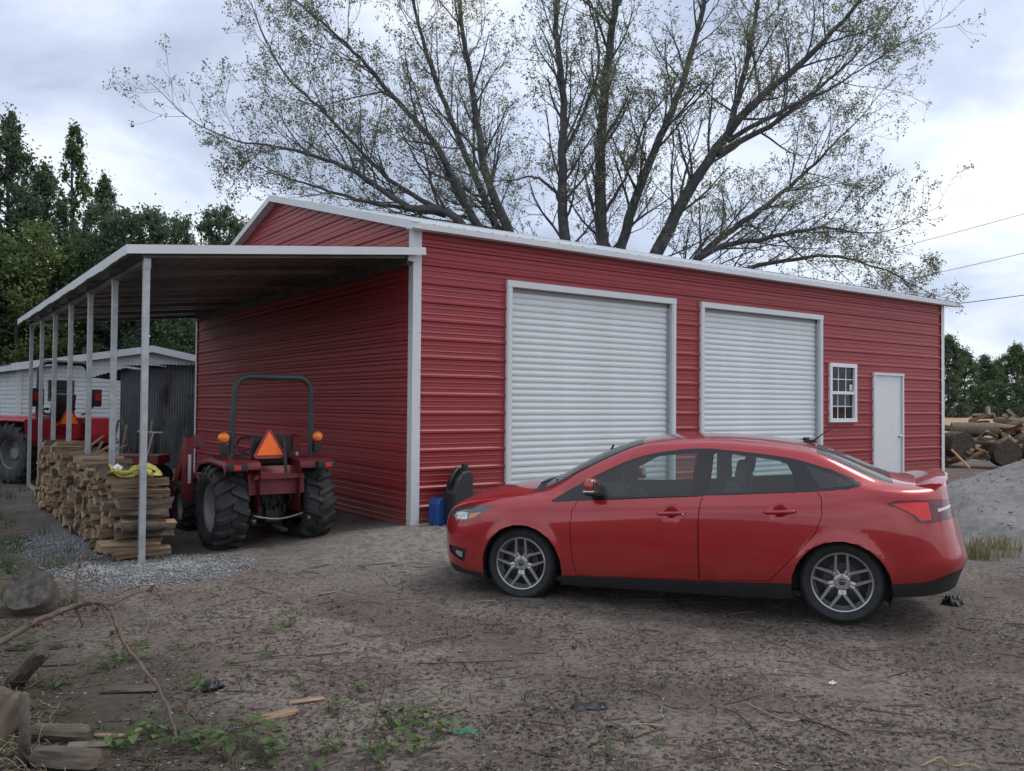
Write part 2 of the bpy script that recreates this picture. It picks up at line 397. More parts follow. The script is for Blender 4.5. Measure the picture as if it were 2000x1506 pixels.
def wall_front():
    z = -0.12; tops = []
    zc = [-0.12]+[0.134+COURSE*k for k in range(1, 4)]+[BH]
    for z0, z1 in zip(zc[:-1], zc[1:]):
        cuts = sorted({z0, z1}|{c for o in openings for c in (o[2], o[3]) if z0 < c < z1})
        for a, b in zip(cuts[:-1], cuts[1:]):
            occ = sorted((o[0], o[1]) for o in openings if o[2] < (a+b)/2 < o[3])
            x = 0.0
            for (p, q_) in occ+[(BL, BL)]:
                if p-x > 0.02:
                    mb = MB(); strip(mb, a, b, lambda z, x=x, p=p: (x, p), (0, 0, 0), (1, 0, 0), (0, -1, 0)); mb.build('siding_panel', M['siding'], garage)
                x = q_
wall_front()
zc = [-0.12]+[0.134+COURSE*k for k in range(1, 4)]+[BH]
for z0, z1 in zip(zc[:-1], zc[1:]):
    for xx, nn in ((0.0, -1), (BL, 1)):
        mb = MB(); strip(mb, z0, z1, lambda z: (0, BW), (xx, 0, 0), (0, 1, 0), (nn, 0, 0)); mb.build('siding_panel', M['siding'], garage)
    mb = MB(); strip(mb, z0, z1, lambda z: (0, BL), (0, BW, 0), (1, 0, 0), (0, 1, 0)); mb.build('siding_panel', M['siding'], garage)
def glim(z):
    d = max(0.0, (z-BH)/RISE*BW/2); return (min(d, BW/2-0.001), max(BW-d, BW/2+0.001))
for z0, z1 in ((BH, BH+0.6), (BH+0.6, BH+RISE-0.01)):
    for xx, nn in ((0.0, -1), (BL, 1)):
        mb = MB(); strip(mb, z0, z1, glim, (xx, 0, 0), (0, 1, 0), (nn, 0, 0)); mb.build('siding_panel', M['siding'], garage)
# added near-black box: stops light leaks at seams, stands for the dark interior
mb = MB(); mb.box((BL/2, BW/2, 1.75), (BL-0.1, BW-0.1, 3.7)); inner_mat = mat('dark_inside', (0.02, 0.02, 0.02), 0.9)
# window hole shows the dark inside, so the box is set back there
mb = MB()
mb.box((BL/2, BW/2+0.15, 1.75), (BL-0.12, BW-0.42, 3.7)); mb.build('light_block_box', inner_mat, garage)
# concrete base seen under the end wall
mb = MB(); mb.box((BL/2, BW/2, -0.14), (BL-0.02, BW-0.02, 0.3)); mb.build('slab', M['concrete'], garage)
# roof sheets: ribs run from eave to ridge
M['roof'] = mat('white_roof_metal', (0.58, 0.60, 0.62), 0.4, var=0.06)
def roof_sheet_mesh(run, w=0.9144):
    mb = MB(); prof = []
    for k in range(4):
        b = k*PITCHR
        prof += [(b, 0), (b+0.084, 0), (b+0.1033, 0.019), (b+0.1253, 0.019), (b+0.1446, 0)]
    prof.append((w, 0)); sl_ = RISE/(BW/2); vs = []; fs = []
    for x, h in prof:
        vs.append((x, 0, h)); vs.append((x, run, h+run*sl_))
    for i in range(len(prof)-1): fs.append((2*i, 2*i+2, 2*i+3, 2*i+1))
    mb.add(vs, fs); return mb.mesh('roof_sheet', M['roof'])
ov = 0.16; rm = roof_sheet_mesh(BW/2+ov); slp = RISE/(BW/2)
x0r, x1r = -0.14, BL+0.34; nsh = math.ceil((x1r-x0r)/0.9144); wsh = (x1r-x0r)/nsh
for k in range(nsh):
    for side_ in (0, 1):
        o = link('roof_sheet', rm, garage); o.scale = (wsh/0.9144, 1, 1)
        if side_ == 0: o.location = (x0r+k*wsh, -ov, BH+0.045-ov*slp)
        else: o.location = (x0r+(k+1)*wsh, BW+ov, BH+0.045-ov*slp); o.rotation_euler = (0, 0, math.pi)
mb = MB(); zr = BH+0.045+RISE+0.012
mb.add([(x0r, BW/2-0.16, zr-0.16*slp+0.01), (x1r, BW/2-0.16, zr-0.16*slp+0.01), (x1r, BW/2, zr+0.015), (x0r, BW/2, zr+0.015), (x1r, BW/2+0.16, zr-0.16*slp+0.01), (x0r, BW/2+0.16, zr-0.16*slp+0.01)], [(0, 1, 2, 3), (3, 2, 4, 5)])
mb.build('ridge_cap', M['white_trim'], garage)
# eave trim (front and back): small white fascia with a soffit return
for yy, sg in ((0, -1), (BW, 1)):
    ze = BH+0.045-ov*slp
    mb = MB(); mb.box(((x0r+x1r)/2, yy+sg*(ov+0.004), ze-0.027), (x1r-x0r, 0.012, 0.072))
    mb.box(((x0r+x1r)/2, yy+sg*ov/2+sg*0.01, ze-0.055), (x1r-x0r-0.01, ov-0.03, 0.010))
    mb.build('eave_trim', M['white_trim'], garage)
# gable (rake) trim on both ends: top cap over a vertical face
for xx, sg in ((0.0, -1), (BL, 1)):
    xf = x0r-0.012 if sg < 0 else x1r+0.012
    for s2 in (0, 1):
        ya, yb = (-ov-0.03, BW/2) if s2 == 0 else (BW+ov+0.03, BW/2)
        za = BH+0.045-(ov+0.03)*slp+0.03; zb = BH+0.045+RISE+0.03
        mb = MB()
        h = 0.105
        mb.add([(xf, ya, za-h), (xf, yb, zb-h), (xf, yb, zb), (xf, ya, za), (xf-sg*0.10, ya, za), (xf-sg*0.10, yb, zb), (xf-sg*0.012, ya, za-h), (xf-sg*0.012, yb, zb-h), (xf-sg*0.012, yb, zb-0.01), (xf-sg*0.012, ya, za-0.01)],
               [(0, 1, 2, 3), (3, 2, 5, 4), (6, 9, 8, 7), (0, 6, 7, 1), (0, 3, 9, 6)])
        mb.build('gable_trim', M['white_trim'], garage)
        # soffit strip between wall and trim
        mb = MB(); mb.add([(xf-sg*0.012, ya, za-h+0.02), (xf-sg*0.012, yb, zb-h+0.02), (xx, yb, zb-h+0.02), (xx, ya, za-h+0.02)], [(0, 1, 2, 3)]); mb.build('soffit', M['white_trim'], garage)
# corner trims: folded L with a hem and screws
for (cx_, cy_, sx, sy) in ((0, 0, -1, -1), (BL, 0, 1, -1), (0, BW, -1, 1), (BL, BW, 1, 1)):
    zt = BH-0.02 if cy_ == 0 else BH; zb = -0.03 if cx_ == 0 else 0.0
    d = 0.026; w = 0.088; mb = MB()
    prof = [(cx_+sx*d, cy_-sy*w), (cx_+sx*d, cy_+sy*d), (cx_-sx*w, cy_+sy*d)]
    prof_in = [(cx_+sx*(d-0.004), cy_-sy*w), (cx_+sx*(d-0.004), cy_+sy*(d-0.004)), (cx_-sx*w, cy_+sy*(d-0.004))]
    ring = prof+prof_in[::-1]
    mb.prism(ring, zt-zb, (0, 0, zb), (1, 0, 0), (0, 1, 0), (0, 0, 1))
    tr = mb.build('corner_trim', M['white_trim'], garage)
    sc = MB(); z = zb+0.12
    while z < zt-0.1:
        for (px_, py_) in ((cx_+sx*(d+0.002), cy_-sy*(w-0.02)), (cx_-sx*(w-0.02), cy_+sy*(d+0.002))):
            sc.box((px_, py_, z), (0.011, 0.011, 0.011))
        z += PITCHR*2
    tag(sc.build('screws', M['galv'], tr), kind='stuff')
# roll-up doors with frame and one slat per corrugation
def slat_mesh(w):
    mb = MB(); prof = [(0, 0.0), (0.008, 0.0), (0.018, -0.013), (0.040, -0.017), (0.066, -0.013), (0.076, 0.0), (0.086, 0.0)]
    n = 1; vs = []; fs = []
    for z, y in prof: vs += [(0, y, z), (w, y, z)]
    for i in range(len(prof)-1): fs.append((2*i, 2*i+1, 2*i+3, 2*i+2))
    mb.add(vs, fs); return mb.mesh('slat', M['white_door'])
for (a, b, _, zt) in openings[:2]:
    rd = empty('roll_up_door', ((a+b)/2, 0, 0), 0, garage)
    fw_ = 0.085
    for x in (a+fw_/2, b-fw_/2):
        mb = MB(); mb.box((x-(a+b)/2, -0.005, zt/2-0.06), (fw_, 0.07, zt+0.12)); mb.box((x-(a+b)/2, -0.043, zt/2-0.06), (fw_*0.55, 0.006, zt+0.12)); mb.build('jamb', M['white_trim'], rd)
    mb = MB(); mb.box((0, -0.008, zt-fw_/2), (b-a+0.004, 0.082, fw_), bev=0.004); mb.build('header_trim', M['white_trim'], rd)
    for x in (a+fw_+0.02, b-fw_-0.02):
        gm = MB(); gm.box((x-(a+b)/2, 0.03, zt/2-0.1), (0.04, 0.03, zt-0.1)); gm.build('guide_rail', M['galv'], rd)
    w = b-a-2*fw_-0.012; me = slat_mesh(w)
    for k in range(int((zt-fw_+0.1)/0.086)):
        z = -0.1+k*0.086
        if z+0.086 > zt-fw_-0.03: break
        o = link('slat', me, rd); o.location = (-w/2, 0.055, z)
    mb = MB(); mb.box((0, 0.062, zt-fw_-0.05), (b-a-2*fw_, 0.02, 0.14)); mb.build('shaded_hood_strip', mat('shadow_grey', (0.3, 0.31, 0.32), 0.5), rd)  # grey colour stands in for the shade under the header
    hm = MB(); hm.box((w/2-0.3, 0.03, 0.95), (0.16, 0.02, 0.05), bev=0.006); hm.tube([(w/2-0.3, 0.03, 0.95), (w/2-0.3, 0.0, 0.95)], 0.014, 8); hm.box((w/2-0.3, -0.005, 0.95), (0.11, 0.014, 0.025), bev=0.004)
    hm.build('latch', M['black_plastic'], rd)
# walk door
a, b, _, zt = openings[2]
wd = empty('walk_door', ((a+b)/2, 0, 0), 0, garage)
for x in (a+0.025, b-0.025):
    mb = MB(); mb.box((x-(a+b)/2, -0.01, zt/2-0.05), (0.05, 0.06, zt+0.1)); mb.build('door_frame', M['white_trim'], wd)
mb = MB(); mb.box((0, -0.013, zt-0.025), (b-a+0.004, 0.066, 0.05)); mb.build('door_frame', M['white_trim'], wd)
M['white_paint'] = mat('white_paint', (0.68, 0.69, 0.71), 0.38, var=0.03)
mb = MB(); mb.box((0, 0.012, zt/2-0.05), (b-a-0.12, 0.04, zt-0.0), bev=0.003); mb.build('door_leaf', M['white_paint'], wd)
mb = MB(); mb.box((0, 0.035, zt/2-0.05), (b-a-0.08, 0.01, zt-0.03)); mb.build('door_gap', M['black_plastic'], wd)
M['chrome'] = mat('brushed_steel', (0.5, 0.5, 0.5), 0.25, metal=1.0)
mb = MB(); mb.lathe([(0.0, -0.075), (0.02, -0.072), (0.028, -0.06), (0.024, -0.045), (0.012, -0.038), (0.012, -0.014), (0.03, -0.012), (0.03, -0.006), (0.0, -0.006)], 16, 'y', ((b-a)/2-0.14, 0, 0.95)); mb.build('door_knob', M['chrome'], wd, smooth=R(40))
# window with grid
a, b, zb, zt = openings[3]
wn = empty('window', ((a+b)/2, 0, zb), 0, garage); ww = b-a; wh = zt-zb
M['vinyl'] = mat('white_vinyl', (0.72, 0.73, 0.75), 0.35)
M['pane'] = glass_mat('window_glass', (0.30, 0.34, 0.36), 0.02, 0.03)
mb = MB()
for x in (-ww/2+0.035, ww/2-0.035): mb.box((x, -0.012, wh/2), (0.07, 0.06, wh))
for z in (0.035, wh-0.035): mb.box((0, -0.014, z), (ww-0.002, 0.064, 0.07))
mb.build('frame', M['vinyl'], wn)
mb = MB(); mb.box((0, -0.008, wh/2+0.0), (ww-0.14, 0.05, 0.055)); mb.build('meeting_rail', M['vinyl'], wn)
for (z0, z1, yy) in ((0.07, wh/2-0.0275, 0.012), (wh/2+0.0275, wh-0.07, 0.0)):
    pw = (ww-0.14)/3; ph = (z1-z0)/2
    gmb = MB()
    for k in (1, 2): gmb.box((-ww/2+0.07+k*pw, yy, (z0+z1)/2), (0.016, 0.012, z1-z0))
    gmb.box((0, yy, (z0+z1)/2), (ww-0.14, 0.0118, 0.016)); gmb.build('muntin', M['vinyl'], wn)
    for i in range(3):
        for j in range(2):
            mb = MB(); mb.box((-ww/2+0.07+(i+0.5)*pw, yy+0.002, z0+(j+0.5)*ph), (pw-0.018, 0.004, ph-0.018)); mb.build('pane', M['pane'], wn)
mb = MB(); mb.box((ww/2-0.145, -0.006, wh/2+0.1), (0.085, 0.002, 0.11)); mb.build('sticker', mat('paper', (0.62, 0.62, 0.6), 0.8), wn)

# ------------------------------------------------------------------ lean-to along the end wall
lean = tag(empty('lean_to_shelter', (-3.05, 0, 0)), 'open metal lean-to shelter with galvanised posts beside the red garage', 'shelter')
LX0, LX1, LZ0, LZ1 = -3.26, -0.03, 3.00, 3.34                      # outer edge, wall edge and their heights
LY0, LY1 = -0.16, BW+0.05
lsl = (LZ1-LZ0)/(LX1-LX0)
def P0(x, y, z): return (x+3.05, y, z)
nsh = 4; ws = (LX1-LX0)/nsh
prof = []
for k in range(4):
    bb = k*ws/4; s4 = ws/4/PITCHR
    prof += [(bb, 0), (bb+0.084*s4, 0), (bb+0.1033*s4, 0.019), (bb+0.1253*s4, 0.019), (bb+0.1446*s4, 0)]
prof.append((ws, 0))
for k in range(nsh):
    mb = MB(); vs = []; fs = []
    for x, h in prof:
        X = LX0+k*ws+x; Z = LZ0+(X-LX0)*lsl+h
        vs += [P0(X, LY0, Z), P0(X, LY1, Z)]
    for i in range(len(prof)-1): fs.append((2*i, 2*i+2, 2*i+3, 2*i+1))
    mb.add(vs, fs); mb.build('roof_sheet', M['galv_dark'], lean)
NP = 7
post_y = [0.0]+[BW*k/6-0.06*(k == 6) for k in range(1, 7)]
for k, y in enumerate(post_y):
    zb = ground_z(-3.05, y)-0.06; zt = LZ0+(0.21)*lsl-0.075
    mb = MB(); mb.box(P0(-3.05, y, (zb+zt)/2), (0.062, 0.062, zt-zb), bev=0.005); mb.box(P0(-3.05, y, zt-0.06), (0.07, 0.07, 0.11), bev=0.003)
    mb.build('post', M['galv'], lean)
    mb = MB(); za = LZ0+(0.17)*lsl-0.045; zb2 = LZ0+(LX1-LX0-0.02)*lsl-0.045
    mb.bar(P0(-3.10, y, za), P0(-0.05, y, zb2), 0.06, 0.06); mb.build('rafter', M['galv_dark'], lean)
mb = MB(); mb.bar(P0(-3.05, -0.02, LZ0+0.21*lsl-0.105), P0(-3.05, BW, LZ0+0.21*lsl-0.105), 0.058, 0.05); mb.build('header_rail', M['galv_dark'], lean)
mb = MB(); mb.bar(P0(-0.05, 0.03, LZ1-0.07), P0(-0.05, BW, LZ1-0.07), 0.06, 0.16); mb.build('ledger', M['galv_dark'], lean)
for i in range(6):
    mb = MB(); za = ground_z(-3.05, post_y[i])+0.02; zb2 = ground_z(-3.05, post_y[i+1])+0.02
    if i: mb.bar(P0(-3.05, post_y[i]+0.031, za), P0(-3.05, post_y[i+1]-0.031, zb2), 0.055, 0.06); mb.build('base_rail', M['galv'], lean)
# fascia trims
mb = MB(); fh = 0.088
def fz(x): return LZ0+(x-LX0)*lsl+0.035
xa, xb = LX0-0.015, 0.07
mb.add([P0(xa, LY0-0.012, fz(xa)-fh), P0(xb, LY0-0.012, fz(xb)-fh), P0(xb-0.015, LY0-0.012, fz(xb)), P0(xa, LY0-0.012, fz(xa)), P0(xb-0.015, LY0+0.10, fz(xb)), P0(xa, LY0+0.10, fz(xa)),
        P0(xa, LY0, fz(xa)-fh), P0(xb, LY0, fz(xb)-fh), P0(xb, LY0, fz(xb)-0.004), P0(xa, LY0, fz(xa)-0.004)],
       [(0, 1, 2, 3), (3, 2, 4, 5), (6, 9, 8, 7), (0, 6, 7, 1)]); mb.build('fascia', M['white_trim'], lean)
# outer eave trim hanging slightly wavy
vs = []; fs = []; n = 40
for k in range(n+1):
    y = LY0-0.012+(LY1+0.03-LY0)*k/n; wv = 0.006*math.sin(k*0.9)+0.004*math.sin(k*2.3)
    vs += [P0(xa, y, fz(xa)-fh-0.01+wv), P0(xa, y, fz(xa)), P0(xa+0.09, y, fz(xa)+0.01), P0(xa+0.012, y, fz(xa)-fh-0.01+wv), P0(xa+0.012, y, fz(xa)-0.004)]
for k in range(n):
    b0 = k*5; c0 = b0+5
    fs += [(b0, c0, c0+1, b0+1), (b0+1, c0+1, c0+2, b0+2), (b0+3, b0+4, c0+4, c0+3), (b0, b0+3, c0+3, c0)]
mb = MB(); mb.add(vs, fs); mb.build('eave_trim', M['white_trim'], lean)
mb = MB(); mb.box(P0(-0.07, LY0+0.10, LZ1-0.085), (0.1, 0.03, 0.07)); mb.build('end_bracket', M['white_trim'], lean)
# ------------------------------------------------------------------ red sedan (car frame: x forward from the front axle, y to its left, z up)
def pchip(xs, Y, xq):
    xs = np.asarray(xs, float); Y = np.asarray(Y, float); h = np.diff(xs); d = np.diff(Y, axis=0)/h[:, None]
    m = np.zeros_like(Y)
    for i in range(1, len(xs)-1):
        w1 = 2*h[i]+h[i-1]; w2 = h[i]+2*h[i-1]
        ok = d[i-1]*d[i] > 0
        with np.errstate(divide='ignore', invalid='ignore'):
            v = (w1+w2)/(w1/d[i-1]+w2/d[i])
        m[i] = np.where(ok, v, 0)
    m[0] = d[0]; m[-1] = d[-1]
    k = np.clip(np.searchsorted(xs, xq, side='right')-1, 0, len(xs)-2); t = ((xq-xs[k])/h[k])[:, None]; hh = h[k][:, None]
    return (2*t**3-3*t**2+1)*Y[k]+(t**3-2*t**2+t)*hh*m[k]+(-2*t**3+3*t**2)*Y[k+1]+(t**3-t**2)*hh*m[k+1]
def side_rows(x, L0, L1, L2, L3, L4, L5): return [(x,)+p for p in (L0, L1, L2, L3, L4, L5)]
ST = [
 # nose on the centre line, then round the corner
 [(.86,0,.20),(.90,0,.27),(.92,0,.40),(.92,0,.55),(.905,0,.66),(.875,0,.735),(.862,0,.752),(.86,0,.757),(.858,0,.762),(.855,0,.766)],
 [(.83,.36,.20),(.87,.36,.27),(.895,.36,.40),(.895,.36,.55),(.88,.36,.66),(.845,.36,.74),(.825,.33,.765),(.815,.25,.778),(.82,.12,.785),(.825,0,.788)],
 [(.73,.62,.195),(.765,.635,.27),(.79,.64,.40),(.79,.645,.55),(.77,.65,.66),(.73,.635,.75),(.70,.57,.80),(.695,.44,.828),(.70,.2,.846),(.71,0,.85)],
 [(.55,.755,.19),(.575,.785,.27),(.60,.80,.40),(.60,.805,.55),(.575,.80,.68),(.54,.775,.785),(.52,.68,.845),(.52,.5,.885),(.53,.22,.908),(.54,0,.913)],
 [(.36,.82,.18),(.37,.848,.27),(.38,.865,.40),(.38,.87,.55),(.37,.863,.705),(.35,.83,.815),(.34,.73,.88),(.34,.52,.925),(.35,.22,.95),(.36,0,.955)],
 [(.1,.83,.175),(.1,.87,.27),(.1,.893,.40),(.1,.90,.57),(.1,.895,.72),(.1,.86,.845),(.1,.76,.915),(.1,.55,.965),(.1,.25,.995),(.1,0,1.005)],
 [(-.2,.83,.17),(-.2,.875,.265),(-.2,.90,.40),(-.2,.908,.57),(-.2,.90,.735),(-.2,.868,.868),(-.2,.80,.925),(-.2,.70,.972),(-.12,.35,1.012),(-.08,0,1.022)],
 [(-.5,.83,.165),(-.5,.878,.265),(-.5,.905,.40),(-.5,.912,.58),(-.5,.905,.755),(-.5,.868,.893),(-.5,.80,1.015),(-.5,.715,1.127),(-.43,.38,1.175),(-.40,0,1.188)],
 [(-.8,.83,.165),(-.8,.879,.268),(-.8,.906,.40),(-.8,.913,.59),(-.8,.906,.777),(-.8,.868,.918),(-.8,.752,1.175),(-.8,.665,1.270),(-.72,.35,1.312),(-.69,0,1.323)],
 [(-1.07,.83,.165),(-1.07,.88,.272),(-1.07,.907,.40),(-1.07,.913,.60),(-1.07,.906,.80),(-1.07,.867,.935),(-1.07,.71,1.282),(-1.07,.612,1.376),(-1.0,.33,1.405),(-.97,0,1.413)],
 [(-1.3,.83,.165),(-1.3,.88,.275),(-1.3,.907,.40),(-1.3,.913,.60),(-1.3,.906,.815),(-1.3,.866,.948),(-1.3,.69,1.329),(-1.3,.59,1.40),(-1.28,.31,1.438),(-1.27,0,1.447)],
 [(-1.6,.83,.165),(-1.6,.88,.282),(-1.6,.907,.41),(-1.6,.913,.61),(-1.6,.905,.832),(-1.6,.864,.966),(-1.6,.68,1.347),(-1.6,.578,1.411),(-1.6,.30,1.448),(-1.6,0,1.457)],
 [(-2.0,.83,.168),(-2.0,.88,.292),(-2.0,.907,.42),(-2.0,.913,.62),(-2.0,.903,.852),(-2.0,.860,.988),(-2.0,.682,1.322),(-2.0,.582,1.387),(-2.0,.30,1.426),(-2.0,0,1.435)],
 [(-2.3,.83,.18),(-2.3,.88,.30),(-2.3,.907,.43),(-2.3,.913,.63),(-2.3,.90,.868),(-2.3,.855,1.008),(-2.3,.695,1.283),(-2.3,.592,1.352),(-2.3,.30,1.388),(-2.3,0,1.396)],
 [(-2.48,.83,.19),(-2.48,.88,.305),(-2.48,.906,.44),(-2.48,.912,.635),(-2.48,.897,.88),(-2.48,.851,1.02),(-2.48,.712,1.23),(-2.48,.615,1.318),(-2.48,.32,1.352),(-2.48,0,1.36)],
 [(-2.78,.82,.22),(-2.78,.872,.32),(-2.78,.898,.45),(-2.78,.905,.64),(-2.78,.888,.895),(-2.78,.845,1.038),(-2.78,.76,1.105),(-2.78,.665,1.182),(-2.77,.36,1.238),(-2.76,0,1.255)],
 [(-3.03,.81,.235),(-3.03,.86,.335),(-3.03,.883,.46),(-3.03,.887,.645),(-3.03,.865,.905),(-3.03,.822,1.02),(-3.03,.765,1.058),(-3.03,.70,1.082),(-3.03,.38,1.118),(-3.03,0,1.128)],
 [(-3.2,.785,.245),(-3.2,.83,.35),(-3.21,.855,.47),(-3.2,.855,.65),(-3.2,.825,.90),(-3.2,.785,1.0),(-3.2,.735,1.045),(-3.2,.67,1.068),(-3.2,.36,1.092),(-3.2,0,1.10)],
 [(-3.355,.70,.265),(-3.385,.745,.385),(-3.415,.765,.475),(-3.39,.76,.65),(-3.36,.73,.88),(-3.35,.70,.985),(-3.35,.655,1.045),(-3.36,.60,1.068),(-3.38,.3,1.09),(-3.39,0,1.095)],
 [(-3.47,.50,.28),(-3.505,.53,.40),(-3.55,.535,.485),(-3.51,.53,.65),(-3.465,.51,.87),(-3.445,.49,.98),(-3.435,.46,1.05),(-3.435,.41,1.07),(-3.44,.2,1.09),(-3.445,0,1.095)],
 [(-3.55,0,.28),(-3.59,0,.40),(-3.625,0,.485),(-3.585,0,.65),(-3.525,0,.86),(-3.49,0,.98),(-3.47,0,1.05),(-3.465,0,1.07),(-3.46,0,1.088),(-3.455,0,1.092)],
]
ST = np.array(ST); NS = len(ST); SP = np.array([0,.36,.66,.9,1.12,1.38,1.68,1.98,2.28,2.55,2.78,3.08,3.48,3.78,3.96,4.26,4.51,4.68,4.88,5.12,5.62])
ss = []
for i in range(NS-1):
    n = max(3, int(round((SP[i+1]-SP[i])/0.03))); ss += [(SP[i]+(SP[i+1]-SP[i])*k/n, i+k/n) for k in range(n)]
ss.append((SP[-1], NS-1.0)); s_arr = np.array([a for a, _ in ss]); s_idx = np.array([b for _, b in ss])
TL = 10; tsub = [4, 4, 6, 6, 6, 9, 5, 8, 8]; tt = []
for i in range(9): tt += [i+k/tsub[i] for k in range(tsub[i])]
tt.append(9.0); tt = np.array(tt)
G = np.zeros((len(s_arr), TL, 3))
for l in range(TL): G[:, l] = pchip(SP, ST[:, l], s_arr)
def sm(A, axis, it, lock):
    for _ in range(it):
        B = A.copy(); n = A.shape[axis]
        sl_m = [slice(None)]*3; sl_a = [slice(None)]*3; sl_b = [slice(None)]*3
        sl_m[axis] = slice(1, n-1); sl_a[axis] = slice(0, n-2); sl_b[axis] = slice(2, n)
        B[tuple(sl_m)] = 0.5*A[tuple(sl_m)]+0.25*(A[tuple(sl_a)]+A[tuple(sl_b)])
        if lock is not None: B[lock] = A[lock]
        A = B
    return A
G = sm(G, 0, 10, None)
S_ = np.zeros((len(s_arr), len(tt), 3))
for i in range(len(s_arr)): S_[i] = pchip(np.arange(10.0), G[i], tt)
S_ = sm(S_, 1, 3, None); S_ = sm(S_, 0, 4, None)
S_[:, -1, 1] = 0; S_[0, :, 1] = 0; S_[-1, :, 1] = 0
# wheel arch lips
ARCH = [(-.035, .305, .368), (-2.640, .29, .362)]
X_, Y_, Z_ = S_[..., 0], S_[..., 1], S_[..., 2]
for (ax, az, ar) in ARCH:
    r_ = np.hypot(X_-ax, Z_-az); S_[..., 1] = np.where((Z_ < .85) & (Y_ > .4), Y_+0.013*np.exp(-((r_-ar)/.035)**2), Y_)
ns, ntt = S_.shape[:2]
bmc = bmesh.new(); lay_s = bmc.faces.layers.float.new('s'); lay_t = bmc.faces.layers.float.new('t')
vv = [[bmc.verts.new(S_[i, j]) for j in range(ntt)] for i in range(ns)]
for i in range(ns-1):
    for j in range(ntt-1):
        try:
            f = bmc.faces.new((vv[i][j], vv[i+1][j], vv[i+1][j+1], vv[i][j+1]))
            f[lay_s] = (s_idx[i]+s_idx[i+1])/2; f[lay_t] = (tt[j]+tt[j+1])/2; f.smooth = True
        except ValueError: pass
bmesh.ops.remove_doubles(bmc, verts=bmc.verts[:], dist=1e-5)
bmesh.ops.recalc_face_normals(bmc, faces=bmc.faces[:])
def cut(poly, closed=True, ymin=0.2, tmax=7.2):
    xs = [p[0] for p in poly]; zs = [p[1] for p in poly]
    x0, x1, z0, z1 = min(xs)-.03, max(xs)+.03, min(zs)-.03, max(zs)+.03
    def bb(f):
        cs = [v.co for v in f.verts]
        return min(c.x for c in cs), max(c.x for c in cs), min(c.z for c in cs), max(c.z for c in cs)
    cand = {}
    for f in bmc.faces:
        if f[lay_t] > tmax: continue
        c = f.calc_center_median()
        if c.y < ymin or not (x0-.05 < c.x < x1+.05 and z0-.05 < c.z < z1+.05): continue
        cand[f] = bb(f)
    segs = list(zip(poly, poly[1:]+poly[:1])) if closed else list(zip(poly[:-1], poly[1:]))
    for a, b in segs:
        if math.hypot(b[0]-a[0], b[1]-a[1]) < 1e-5: continue
        lx0, lx1 = min(a[0], b[0])-1e-4, max(a[0], b[0])+1e-4; lz0, lz1 = min(a[1], b[1])-1e-4, max(a[1], b[1])+1e-4
        fs = [f for f, q_ in cand.items() if f.is_valid and q_[0] <= lx1 and q_[1] >= lx0 and q_[2] <= lz1 and q_[3] >= lz0]
        if not fs: continue
        es = list({e for f in fs for e in f.edges}); vs = list({v for f in fs for v in f.verts})
        r = bmesh.ops.bisect_plane(bmc, geom=fs+es+vs, dist=2e-4, plane_co=(a[0], 0, a[1]), plane_no=(b[1]-a[1], 0, -(b[0]-a[0])))
        for e in r['geom_cut']:
            if isinstance(e, bmesh.types.BMEdge):
                for f in e.link_faces: cand[f] = bb(f)
        for f in fs:
            if f.is_valid: cand[f] = bb(f)
def spl(pts, n=6, closed=False):                                     # Catmull-Rom through points
    P = [Vector((p[0], p[1], 0)) for p in pts]; out = []; m = len(P)
    rngi = range(m) if closed else range(m-1)
    for i in rngi:
        p1, p2 = P[i], P[(i+1) % m]
        p0 = P[i-1] if (closed or i > 0) else p1*2-p2
        p3 = P[(i+2) % m] if (closed or i+2 < m) else p2*2-p1
        for k in range(n):
            t = k/n; q_ = 0.5*((2*p1)+(p2-p0)*t+(2*p0-5*p1+4*p2-p3)*t*t+(3*p1-p0-3*p2+p3)*t**3); out.append((q_.x, q_.y))
    if not closed: out.append((P[-1].x, P[-1].y))
    return out
def inpoly(x, z, poly):
    c = False; j = len(poly)-1
    for i in range(len(poly)):
        a, b = poly[i], poly[j]
        if (a[1] > z) != (b[1] > z) and x < (b[0]-a[0])*(z-a[1])/(b[1]-a[1])+a[0]: c = not c
        j = i
    return c
circ = lambda cx_, cz_, r, n=44: [(cx_+r*math.cos(2*math.pi*k/n), cz_+r*math.sin(2*math.pi*k/n)) for k in range(n)]
dlo = spl([(-.30, .885), (-.52, 1.015), (-.73, 1.130), (-.94, 1.228), (-1.12, 1.285), (-1.295, 1.318), (-1.47, 1.335), (-1.62, 1.34), (-1.81, 1.328), (-2.03, 1.306), (-2.21, 1.283), (-2.34, 1.258), (-2.50, 1.212), (-2.66, 1.158), (-2.79, 1.098)], 4)+[(-2.80, 1.083)]+spl([(-2.775, 1.063), (-2.70, 1.050), (-2.50, 1.028), (-2.30, 1.012), (-1.95, .992), (-1.59, .968), (-1.2, .944), (-.82, .919), (-.53, .897), (-.32, .878)], 4)
ftail = [(-.545, .898), (-.512, .83), (-.495, .78), (-.487, .70), (-.487, .62), (-.495, .50), (-.508, .40), (-.533, .264)]
fdoor = spl(ftail, 4)+[(-1.563, .287)]+spl([(-1.566, .30), (-1.562, .60), (-1.562, .75), (-1.575, .86), (-1.598, .967)], 4)
rdoor = spl([(-1.604, .969), (-1.581, .86), (-1.568, .75), (-1.568, .60), (-1.569, .287)], 4)+[(-2.118, .315)]+spl([(-2.125, .322), (-2.21, .42), (-2.294, .515), (-2.398, .632), (-2.465, .722), (-2.498, .82), (-2.512, .93), (-2.485, 1.027)], 4)
